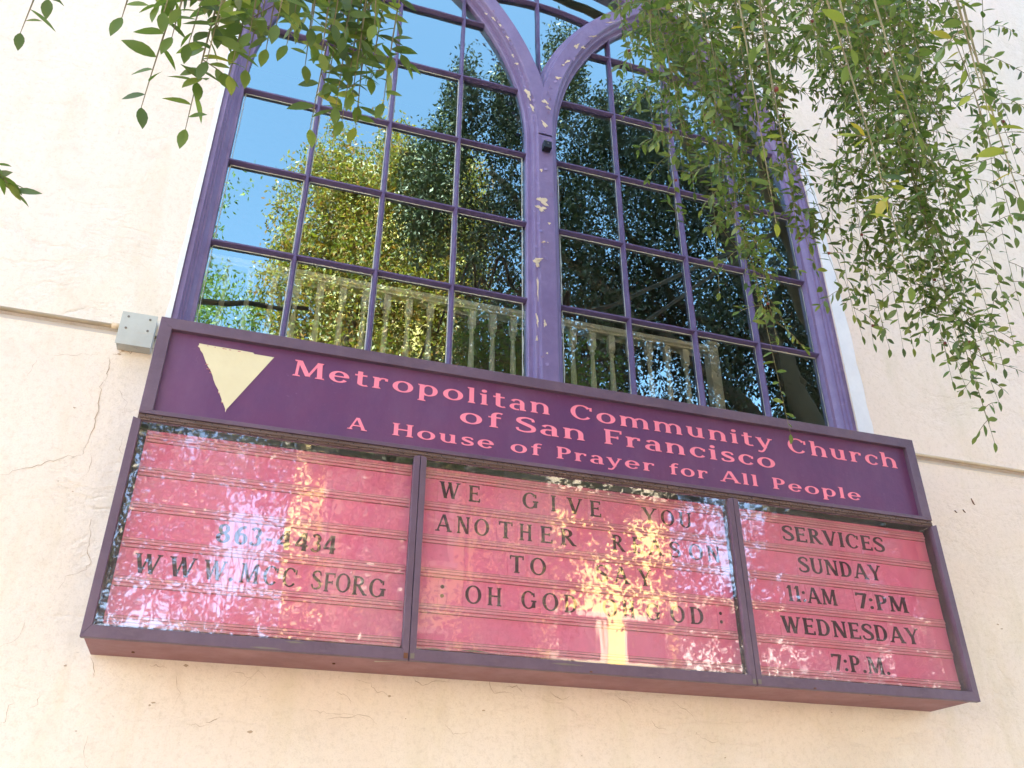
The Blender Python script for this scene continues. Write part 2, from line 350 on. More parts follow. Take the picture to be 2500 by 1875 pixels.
CR_ = [([(375, 852), (340, 850), (318, 862), (298, 860), (277, 866)], .0022), ([(268, 876), (264, 910), (254, 930)], .0016), ([(248, 935), (240, 985), (236, 1020), (230, 1045), (215, 1075), (205, 1095), (200, 1110)], .0018),
       ([(200, 1112), (160, 1115), (110, 1130), (60, 1145), (0, 1160)], .0012), ([(135, 866), (180, 867), (240, 866)], .0008), ([(220, 1110), (222, 1140), (200, 1165)], .001),
       ([(220, 1270), (222, 1310), (213, 1340), (220, 1372), (210, 1390), (160, 1410), (142, 1440)], .0013), ([(222, 1600), (235, 1640), (228, 1655)], .0012),
       ([(432, 1655), (438, 1690), (428, 1720)], .001), ([(560, 1645), (590, 1640), (605, 1655), (630, 1640), (650, 1655)], .0009), ([(365, 1625), (385, 1625), (408, 1632)], .0011),
       ([(870, 1660), (905, 1670), (920, 1688), (960, 1700)], .0011), ([(1005, 1650), (1030, 1675), (1065, 1665), (1110, 1660)], .0013), ([(1190, 1650), (1205, 1690), (1240, 1690), (1255, 1700)], .001),
       ([(1235, 1680), (1260, 1675), (1275, 1690)], .0015), ([(1340, 1685), (1365, 1710), (1390, 1700)], .0012), ([(800, 1755), (870, 1748), (905, 1750), (920, 1768)], .001), ([(1085, 1770), (1105, 1790), (1150, 1790)], .0007),
       ([(505, 1765), (530, 1755), (535, 1750)], .0013), ([(455, 1770), (490, 1772), (520, 1765)], .0009), ([(745, 1735), (790, 1740), (870, 1745), (900, 1760)], .0008),
       ([(100, 1690), (90, 1720), (70, 1730)], .001), ([(30, 1715), (10, 1760), (0, 1770)], .0009), ([(210, 1800), (205, 1830), (215, 1875)], .0008), ([(1500, 1700), (1530, 1715), (1545, 1740)], .001),
       ([(1590, 1760), (1600, 1775), (1625, 1780)], .0012), ([(1640, 1710), (1680, 1740), (1700, 1760)], .0009), ([(820, 1690), (850, 1700), (855, 1718)], .001), ([(590, 1675), (615, 1655)], .0008),
       ([(2370, 1440), (2380, 1460)], .0010), ([(2150, 1150), (2180, 1160), (2200, 1150)], .0008), ([(1700, 1790), (1730, 1810), (1770, 1815)], .0008), ([(290, 950), (308, 985), (300, 1010), (330, 1000)], .0009),
       ([(300, 1060), (290, 1100), (310, 1120)], .0008), ([(60, 1520), (40, 1560), (0, 1580)], .0007), ([(90, 880), (60, 930)], .0006)]
for i, (pp, w) in enumerate(CR_): crack([W(*q) for q in pp], w * .95, .005, i)
b = MB()
for i, (u, v, s) in enumerate([(182, 996, .010), (178, 1200, .006), (240, 985, .006), (160, 1625, .008), (455, 1625, .012), (610, 1787, .013), (375, 1716, .010), (365, 1722, .007), (185, 1785, .006), (950, 1700, .009), (1180, 1735, .009),
        (990, 1755, .005), (1420, 1600, .006), (2435, 1525, .011), (2445, 1535, .010), (2405, 1355, .004), (2285, 930, .003), (360, 860, .009), (350, 852, .008), (290, 865, .010), (1700, 1790, .006), (1830, 1660, .006), (2030, 1740, .005),
        (300, 857, .012), (325, 852, .012), (365, 850, .013), (340, 846, .012), (2312, 1003, .004), (1420, 1845, .005), (1060, 1500, .003), (1770, 1850, .006), (2105, 1785, .005), (1610, 1850, .005), (270, 770, .006), (142, 1175, .005)]):
    x, z = W(u, v); r = random.Random(i + 50); k = 9; a0 = r.uniform(0, 6)
    s *= .72
    b.add([(x + s * r.uniform(.4, 1.2) * math.cos(a0 + 2 * math.pi * j / k), -.002, z + .55 * s * r.uniform(.4, 1.2) * math.sin(a0 + 2 * math.pi * j / k)) for j in range(k)], [tuple(range(k))])
tag(b.build('chip', 'crack', church, fix=False), kind='stuff')
b = MB()
for (u, v, l) in [(2370, 1217, .030), (2373, 1225, .016), (2330, 1246, .012), (2350, 1244, .015), (2215, 650, .03), (2430, 725, .034), (2385, 845, .03), (2400, 870, .02)]:
    x, z = W(u, v); b = MB(); b.prism([(x, z), (x + .006, z - l * .5), (x + .011, z - l), (x + .002, z - l * .6)], -.004, .001); b.build('rust_stain', 'rust', church)
con = MB(); con.tube([(-14, -.006, 1.201), (-.155, -.006, 1.201)], .0085, 10); con.tube([(-.185, -.008, 1.201), (-.150, -.008, 1.201)], .0125, 10)
tag(con.build('conduit', 'tan', smooth=True), 'tan painted pipe running along the stucco into the left side of the grey junction box', 'pipe')
con = MB(); con.tube([(3.19, -.006, 1.201), (14, -.006, 1.201)], .0085, 10)
tag(con.build('conduit', 'tan', smooth=True), 'tan painted pipe leaving the notice cabinet across the stucco on the right', 'pipe')

# ------------------------------------------------------------------ arched window
win = empty('arched_window', (AX, .05, 1.2), 'tall arched window with peeling purple frame and many small panes above the notice cabinet', 'window')
GY = .10; GRs = 1.491; SBX, SBR = 3.173, 1.515          # glass plane, glass radius, sub-arch centre / inner radius
LX = [.0815 + i * .3515 for i in range(5)]; RX = [1.6583 + i * .3513 for i in range(5)]
ZL = [1.2897 + i * .4569 for i in range(7)]
outl = [(AX + AR, 1.2 + i * .12) for i in range(13)] + arc(AX, AZ, AR, 0, 180, 96) + [(AX - AR, 2.64 - i * .12) for i in range(13)]
b = MB(); b.sweep(outl, [(.0, .013), (.003, .007), (.024, .007), (.026, .020), (.034, .022), (.037, .034), (.045, .036), (.050, .050), (.058, .062), (.062, .068), (.076, .070), (.078, .103)])
casing = b.build('casing', 'purple', win, smooth=False)
mp = [(-.083, .103), (-.083, .074), (-.079, .070), (-.062, .068), (-.060, .036), (-.056, .033), (-.044, .031), (-.041, .012), (-.038, .008), (.038, .008), (.041, .012), (.044, .031), (.056, .033), (.060, .036), (.062, .068), (.079, .070), (.083, .074), (.083, .103)]
b = MB(); b.sweep([(AX, 1.2), (AX, 1.6), (AX, 2.0), (AX, 2.4), (AX, AZ + .01)], mp); b.build('mullion', 'purple', win)
SM = SBX - AX
b = MB(); b.sweep(arc(SBX, AZ, SM, 180, 118.5, 60), mp); b.build('tracery_arch', 'purple', win)
b = MB(); b.sweep(arc(2 * AX - SBX, AZ, SM, 0, 61.5, 60), [(o, y + .0015) for o, y in mp]); b.build('tracery_arch', 'purple', win)
# muntins
def inR(x, z): return (z <= AZ or (x - SBX) ** 2 + (z - AZ) ** 2 < SBR ** 2) and (z <= AZ or (x - AX) ** 2 + (z - AZ) ** 2 < GRs ** 2)
def muntin(p0, p1, hy):
    b = MB(); w = .0105; k = max(2, int(math.hypot(p1[0] - p0[0], p1[1] - p0[1]) / .09)); P = []
    for i in range(k + 1):
        t = i / k; j = .0014; P.append((p0[0] + (p1[0] - p0[0]) * t + random.uniform(-j, j), p0[1] + (p1[1] - p0[1]) * t + random.uniform(-j, j)))
    b.sweep(P, [(-w, .1015), (-w, .092), (-.006, hy + .004), (-.004, hy), (.004, hy), (.006, hy + .004), (w, .092), (w, .1015)]); return b.build('muntin', 'muntin', win)
def span(fix, lo, hi, horiz):
    s = None; out = []
    for i in range(600):
        q = lo + (hi - lo) * i / 599; ok = inR(q, fix) if horiz else inR(fix, q)
        if ok and s is None: s = q
        if not ok and s is not None: out.append((s, q)); s = None
    if s is not None: out.append((s, hi))
    return out
mir = lambda x: 2 * AX - x
for z in ZL[1:]:
    for a, c in span(z, 1.656, 3.066, True):
        muntin((a - .01, z), (c + .01, z), .073); muntin((mir(c) - .01, z), (mir(a) + .01, z), .073)
for x in RX[1:4]:
    for a, c in span(x, 1.2, 4.3, False):
        muntin((x, a), (x, c + .012), .070); muntin((mir(x), a), (mir(x), c + .012), .070)
muntin((AX, 3.28), (AX, AZ + GRs + .01), .070)
b = MB(); a_ = arc(AX, AZ, 1.135, 67, 113, 40); b.sweep(a_, [(-.0105, .1015), (-.0105, .092), (-.004, .073), (.004, .073), (.0105, .092), (.0105, .1015)]); b.build('muntin', 'muntin', win)
# panes
def clip_disc(poly, cx, cz, r, only_above=True):
    out = []
    for i in range(len(poly)):
        a, c = poly[i], poly[(i + 1) % len(poly)]
        for k in range(14):
            t = k / 14; out.append((a[0] + (c[0] - a[0]) * t, a[1] + (c[1] - a[1]) * t))
    res = []
    ctr = (sum(p[0] for p in poly) / len(poly), sum(p[1] for p in poly) / len(poly))
    for x, z in out:
        d = math.hypot(x - cx, z - cz)
        if z > AZ and d > r: x, z = cx + (x - cx) * r / d, cz + (z - cz) * r / d
        res.append((x, z))
    cl = [res[0]]
    for p in res[1:]:
        if math.hypot(p[0] - cl[-1][0], p[1] - cl[-1][1]) > 1e-4: cl.append(p)
    return cl
def pane(poly, name='pane'):
    b = MB(); tx, tz = random.gauss(0, .0022), random.gauss(0, .0022)
    cx = sum(p[0] for p in poly) / len(poly); cz = sum(p[1] for p in poly) / len(poly)
    b.add([(x, .1 + (x - cx) * tx + (z - cz) * tz, z) for x, z in poly], [tuple(range(len(poly)))]); return b.build(name, 'winglass', win, fix=False)
puttyb = MB()
for k in range(6):
    for i in range(4):
        x0, x1, z0, z1 = RX[i] - .004, RX[i + 1] + .004, ZL[k] - (.08 if k == 0 else 0), ZL[k + 1]
        rect = [(x0, z0), (x1, z0), (x1, z1), (x0, z1)]
        # skip cells wholly outside the light
        if not any(inR(x0 + (x1 - x0) * a / 8, z0 + (z1 - z0) * c / 8) for a in range(9) for c in range(9)): continue
        if z1 > AZ:
            pts = []
            def rngz(x):
                ok = [z0 + (z1 - z0) * j / 160 for j in range(161) if inR(x, z0 + (z1 - z0) * j / 160)]
                return (ok[0], ok[-1]) if ok else None
            lo, up = [], []
            for j in range(41):
                x = x0 + (x1 - x0) * j / 40; r_ = rngz(x)
                if r_ and r_[1] > r_[0]: lo.append((x, r_[0])); up.append((x, r_[1]))
            if len(lo) < 2: continue
            poly = lo + up[::-1]
        else: poly = rect
        pane(poly); pane([(mir(x), z) for x, z in poly][::-1])
        if z1 <= AZ + .4:
            for s in (0, 1):
                f = (lambda x: x) if s == 0 else mir
                for (a, c, e, g) in ((RX[i] + .0105, RX[i] + .0155, z0 + .01, z1 - .01), (RX[i + 1] - .0140, RX[i + 1] - .0105, z0 + .01, z1 - .01), (RX[i] + .0105, RX[i + 1] - .0105, z1 - .0165, z1 - .0105), (RX[i] + .0105, RX[i + 1] - .0105, z0 + .0105, z0 + .0135)):
                    if not (inR(a, g) and inR(c, g)): continue
                    L_ = 18; hz = (c - a) > (g - e)
                    P1 = []; P2 = []
                    for j in range(L_ + 1):
                        t = j / L_; jj = random.uniform(-.0022, .0022)
                        if hz: P1.append((a + (c - a) * t, e)); P2.append((a + (c - a) * t, g + jj * .6))
                        else: P1.append((a if s == 0 else c, e + (g - e) * t)) ; P2.append(((c if s == 0 else a) + jj * .8, e + (g - e) * t))
                    vv = [(f(x), .0975, z) for x, z in P1] + [(f(x), .0975, z) for x, z in P2]; k2 = L_ + 1
                    puttyb.add(vv, [(j, j + 1, k2 + j + 1, k2 + j) for j in range(L_)])
tag(puttyb.build('putty', 'putty', win, fix=False), kind='stuff')
def zsub(x): return AZ + math.sqrt(max(0, (SM + .083) ** 2 - (SBX - x) ** 2)) if x <= AX + 1.4 else 9
for lo_r, hi_r in ((0, 1.135), (1.135, GRs)):
    for sgn in (1, -1):
        A_, B_ = [], []
        for j in range(61):
            dx = .70 * j / 60; x = AX + dx
            zl = AZ + math.sqrt((SM + .075) ** 2 - (SBX - x) ** 2) if abs(SBX - x) < SM + .075 else AZ
            zl = max(zl, 3.20); zh = AZ + math.sqrt(hi_r ** 2 - dx * dx) if dx < hi_r else AZ
            if lo_r: zl = max(zl, AZ + math.sqrt(lo_r ** 2 - dx * dx))
            if zh > zl + .001: A_.append((AX + sgn * dx, zl)); B_.append((AX + sgn * dx, zh))
        pane(A_ + B_[::-1] if sgn > 0 else (A_ + B_[::-1])[::-1])
# peeled patches on mullion and tracery (bare wood) and curled flakes
def blob(u, v, w, h, ang, y, seed, k=24):
    r = random.Random(seed); c = pxy(u, v, y); ca, sa = math.cos(ang), math.sin(ang); out = []
    for j in range(k):
        q = 2 * math.pi * j / k; rr = r.uniform(.5, 1.0) + .25 * math.sin(3 * q + seed) + .15 * math.sin(5 * q + 2 * seed); a, e = w * rr * math.cos(q), h * rr * math.sin(q); out.append((c.x + a * ca - e * sa, c.z + a * sa + e * ca))
    return out
pb = MB(); i = 0
for (u, v, w, h, a) in [(1289, 228, .011, .034, .35), (1331, 248, .016, .010, -.5), (1330, 303, .010, .020, .5), (1326, 490, .030, .018, -.55), (1320, 508, .022, .014, -.3), (1311, 640, .012, .022, 0.1), (1316, 632, .018, .008, .3),
                        (1363, 190, .014, .009, .5), (1408, 112, .010, .022, -.6), (1424, 115, .011, .008, .2), (1262, 155, .009, .006, 0), (1252, 135, .004, .012, .3), (1313, 700, .003, .06, 0), (1312, 780, .004, .03, .1), (1331, 790, .006, .014, 0),
                        (1311, 826, .004, .012, 0), (1187, 33, .007, .004, -.6), (1375, 158, .008, .005, .3), (1341, 545, .006, .006, 0), (1205, 45, .012, .005, -.9), (1222, 62, .014, .005, -1.0), (1240, 92, .013, .005, -1.1), (1385, 150, .020, .006, .8), (1448, 88, .024, .004, .5), (1490, 54, .022, .003, .45), (1300, 262, .006, .022, .3), (1338, 262, .012, .008, -.4), (1330, 590, .016, .004, .2), (1336, 862, .004, .004, 0), (1322, 415, .006, .008, 0)]:
    i += 1
    pb.prism(blob(u, v, w * 1.35, h * 1.3, a, .006, i), .0062, .009)
pb.build('bare_patch', 'bare', win)
fb = MB()
r = random.Random(5)
FL = [(1293, 262), (1300, 280), (1306, 295), (1334, 262), (1342, 245), (1338, 278), (1330, 290), (1345, 215), (1352, 200), (1340, 230), (1390, 140), (1398, 146), (1380, 150), (1372, 162), (1240, 95), (1232, 80), (1224, 68), (1215, 55), (1250, 108), (1210, 40),
      (1205, 30), (1440, 90), (1450, 84), (1490, 52), (1505, 44), (1478, 60), (1276, 190), (1282, 210), (1285, 200), (1312, 436), (1310, 448), (1328, 412), (1312, 545), (1318, 560), (1335, 590), (1322, 598), (1330, 605), (1312, 600), (1338, 632), (1316, 655), (1345, 478), (1305, 515), (1325, 875), (1332, 890), (1318, 890), (1332, 325), (1325, 345), (1268, 170), (1300, 245)]
for j, (u, v) in enumerate(FL):
    c = pxy(u, v, .004); s = r.uniform(.008, .019); a = r.uniform(0, 6.28); lift = r.uniform(.003, .008)
    t = Vector((math.cos(a), 0, math.sin(a))); n_ = Vector((-math.sin(a), 0, math.cos(a))); Y = Vector((0, -1, 0))
    P = []; 
    for q in range(4):
        f = q / 3; wv = s * (1 - .35 * f) * r.uniform(.8, 1.1)
        P += [c + t * s * f * .9 - n_ * wv * .6 + Y * lift * f * f, c + t * s * f * .9 + n_ * wv * .6 + Y * lift * f * f]
    fb.add(P, [(2 * q, 2 * q + 1, 2 * q + 3, 2 * q + 2) for q in range(3)])
tag(fb.build('paint_flake', 'flake', win, fix=False), kind='stuff')
# small black device on the mullion
sen = empty('sensor', (1.57, .008, 2.70), 'small black box sensor on a bracket screwed to the purple centre mullion', 'sensor')
quick('bracket', 'purple', sen, (1.556, 1.586, .001, .0085, 2.655, 2.725), bevel=.001)
quick('housing', 'black', sen, (1.549, 1.592, -.034, .002, 2.628, 2.672), bevel=.002)
b = MB(); b.tube([(1.571, .002, 2.706), (1.571, -.005, 2.706)], .005, 10); b.build('screw', 'screw', sen); b = MB(); b.tube([(1.571, -.036, 2.655), (1.571, -.034, 2.655)], .004, 10); b.build('screw', 'screw', sen)

# ------------------------------------------------------------------ interior behind the glass
room = empty('interior_room', (1.6, 3, 1.2)); room['kind'] = 'structure'
b = MB(); b.box(-1.6, 5.2, .16, 5.2, 1.10, 1.2); b.build('floor', 'brown', room)
b = MB(); b.box(-1.75, -1.6, .16, 5.2, 1.2, 6.2); b.box(5.2, 5.35, .16, 5.2, 1.2, 6.2);  b.box(-1.75, 5.35, .16, 5.35, 6.2, 6.3); b.build('wall', 'darkroom', room)
b = MB(); b.box(-1.75, 5.35, 3.2, 3.35, 1.2, 6.2); b.build('back_wall', 'brown', room)
b = MB(); b.box(-1.6, -.02, .145, .158, 1.2, 6.2); b.box(3.17, 5.2, .145, .158, 1.2, 6.2); b.build('wall', 'darkroom', room)
scr = empty('wood_screen', (1.6, 2.4, 1.2), 'dark brown wooden screen with round arched panels standing inside behind the balustrade', 'screen')
for k in range(7):
    cx = -.9 + k * .86; b = MB(); o = [(cx - .33, 1.2), (cx + .33, 1.2), (cx + .33, 2.55)] + arc(cx, 2.55, .33, 0, 180, 14)[1:]
    b.prism(o, 2.30, 2.36); b.build('arched_panel', 'brown', scr)
bal = empty('balustrade', (1.4, .82, 1.2), 'cream painted stair balustrade with turned posts seen through the lower window panes', 'balustrade')
BY = .80
b = MB(); b.sweep([(-1.2, 2.155), (2.86, 2.155)], [(-.022, BY - .005), (-.022, BY - .028), (-.012, BY - .030), (-.006, BY - .040), (.016, BY - .042), (.026, BY - .032), (.026, BY + .04), (-.022, BY + .04)]); b.build('handrail', 'cream', bal)
quick('bottom_rail', 'cream', bal, (-1.2, 2.86, BY - .03, BY + .03, 1.28, 1.33))
def baluster():
    b = MB(); s = .0185
    b.box(-s, s, -s, s, .735, .835); b.box(-s, s, -s, s, 0, .16)
    b.lathe(0, 0, [(.0, .737), (s * 1.25, .735), (.012, .715), (.015, .706), (.019, .700), (.015, .694), (.0105, .688), (.0125, .64), (.0155, .55), (.018, .42), (.0185, .32), (.016, .24), (.012, .20), (.018, .185), (.0185, .17), (s * 1.2, .16)], 12)
    o = b.build('baluster', 'cream', bal, origin=(0, 0, 0)); return o
b0 = baluster(); b0.location = Vector((.71, BY, 1.33 - .03)) - bal.location
for k in range(-14, 18):
    if k == 0: continue
    o = b0.copy(); COL.objects.link(o); o.location = b0.location + Vector((.1178 * k, 0, 0))
nw = MB(); nw.box(2.862, 2.925, BY - .03, BY + .033, 1.2, 2.185); nw.box(2.852, 2.935, BY - .04, BY + .043, 2.185, 2.205); nw.box(2.858, 2.929, BY - .034, BY + .037, 2.205, 2.215); nw.build('newel_post', 'cream', bal, bevel=.002)

# ------------------------------------------------------------------ notice cabinet
sign = empty('notice_cabinet', (1.6, -.13, 0), 'long purple church notice cabinet with pink letter boards, hung below the arched window', 'notice board')
F0 = -.267
b = MB(); b.m = 0
b.box(.0065, 3.1935, -.245, -.0005, .0065, .0125); b.build('underside', 'signunder', sign)
b = MB(); b.box(.0065, .016, -.245, -.0005, .0130, .714); b.box(3.184, 3.1935, -.245, -.0005, .0130, .714)
b.box(.0135, .022, -.232, -.0005, .7145, 1.110); b.box(3.175, 3.1835, -.232, -.0005, .7145, 1.110); b.box(.0225, 3.1745, -.232, -.0005, 1.102, 1.110); b.box(.0225, 3.1745, -.19, -.182, .0130, .714); b.build('cabinet_body', 'signframe', sign)
b = MB(); b.box(.0165, 3.1835, -.181, -.178, .0130, .714); b.build('back_board', 'cabinet', sign)
# header frame (mitred), panel
def mitre(name, x0, x1, z0, z1, ws, y0, y1, mt, bevel=.0015):
    wl, wr, wb, wt = ws; I = (x0 + wl, x1 - wr, z0 + wb, z1 - wt)
    polys = [[(x0, z0), (I[0], I[2]), (I[0], I[3]), (x0, z1)], [(x1, z1), (I[1], I[3]), (I[1], I[2]), (x1, z0)], [(x0, z1), (I[0], I[3]), (I[1], I[3]), (x1, z1)], [(x1, z0), (I[1], I[2]), (I[0], I[2]), (x0, z0)]]
    for p in polys:
        b = MB(); b.prism(p[::-1], y0, y1); b.build(name, mt, sign, bevel=bevel)
mitre('header_rail', .013, 3.184, .7345, 1.1165, (.042, .046, .0155, .044), F0, -.2335, 'signframe')
b = MB(); b.box(.024, 3.173, -.247, -.2360, .7360, 1.10); hp = b.build('header_panel', 'header', sign)
# piano hinge: leaf strips with knuckles and rivets
b = MB(); b.box(.013, 3.184, F0 + .006, F0 + .012, .7125, .7335); b.m = 1
hb = b.build('hinge_leaf', ['hinge', 'black'], sign)
kn = MB(); x = .02; i = 0
while x < 3.17:
    kn.tube([(x, F0 + .004, .7225), (x + .0135, F0 + .004, .7225)], .0042, 6); x += .0155
tag(kn.build('hinge_knuckle', 'hinge', sign), kind='stuff')
rv = MB()
for k in range(60):
    for dz in (.7295, .7155): xx = .035 + k * .053 + (.02 if dz < .72 else 0); rv.tube([(xx, F0 + .006, dz), (xx, F0 + .004, dz)], .0022, 6)
tag(rv.build('rivet', 'black', sign), kind='stuff')
# three hinged doors
DX = [0.0, .9655, 2.2245, 3.2]
for di in range(3):
    x0, x1 = DX[di] + (.0012 if di else 0), DX[di + 1] - (.0012 if di < 2 else 0)
    dr = D.objects.new('door', None); COL.objects.link(dr); dr.parent = sign; dr.location = Vector(((x0 + x1) / 2, F0, 0)) - sign.location
    wl = .026 if di == 0 else .0215; wr = .027 if di == 2 else .0215; wt = .0085; wb = .036
    I = (x0 + wl, x1 - wr, wb, .7175 - wt)
    ps = [[(x0, .0), (I[0], I[2]), (I[0], I[3]), (x0, .7175)], [(x1, .7175), (I[1], I[3]), (I[1], I[2]), (x1, .0)], [(x0, .7175), (I[0], I[3]), (I[1], I[3]), (x1, .7175)] , [(x1, .0), (I[1], I[2]), (I[0], I[2]), (x0, .0)]]
    for qi, p in enumerate(ps):
        yf = F0 if qi != 2 else F0 + .0125
        b = MB(); b.prism(p[::-1], yf, F0 + .021); b.build('door_rail', 'signframe', dr, bevel=.0012)
    b = MB(); b.box(I[0] - .004, I[1] + .004, F0 + .0130, F0 + .0132, I[2] - .004, I[3] + .003); v0 = b
    g = MB(); nx, nz = 1, 1
    g.add([(I[0] - .004, F0 + .0135, I[2] - .004), (I[1] + .004, F0 + .0135, I[2] - .004), (I[1] + .004, F0 + .0135, I[3] + .003), (I[0] - .004, F0 + .0135, I[3] + .003)], [(0, 1, 2, 3)])
    g.build('door_glass', 'signglass', dr, fix=False)
    cat = MB()
    cat.box(x0 + .003, x0 + .016, F0 - .002, F0 - .0002, .006, .022) if di else None
    if di < 2: cat.box(x1 - .016, x1 - .003, F0 - .002, F0 - .0002, .005, .022)
    if cat.v: cat.build('corner_bracket', 'rust' if di == 0 else 'screw', dr)
    # letter board behind
    bx0, bx1 = (.045 if di == 0 else DX[di] + .016), (3.176 if di == 2 else DX[di + 1] - .016)
    lb = D.objects.new('letter_board', None); COL.objects.link(lb); lb.parent = sign; lb.location = Vector(((bx0 + bx1) / 2, -.2, .35)) - sign.location
    b = MB(); b.box(bx0, bx1, -.206, -.196, .060, .702); b.build('board', 'pink', lb)
    for zt in (.690, .569, .447, .327, .203, .083):
        b = MB(); z1_ = zt; hgt = .030
        b.box(bx0 + .004, bx1 - .004, -.2125, -.2065, z1_ - .008, z1_ - .002)
        b.box(bx0 + .004, bx1 - .004, -.2150, -.2065, z1_ - .019, z1_ - .011)
        b.box(bx0 + .004, bx1 - .004, -.2125, -.2065, z1_ - .030, z1_ - .023)
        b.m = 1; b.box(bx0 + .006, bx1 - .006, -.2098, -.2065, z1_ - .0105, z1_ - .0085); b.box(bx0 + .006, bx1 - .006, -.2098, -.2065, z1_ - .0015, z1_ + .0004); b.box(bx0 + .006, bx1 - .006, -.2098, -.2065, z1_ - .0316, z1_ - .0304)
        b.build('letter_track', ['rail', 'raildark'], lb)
    if di == 0: LB = []
    LB.append(lb)

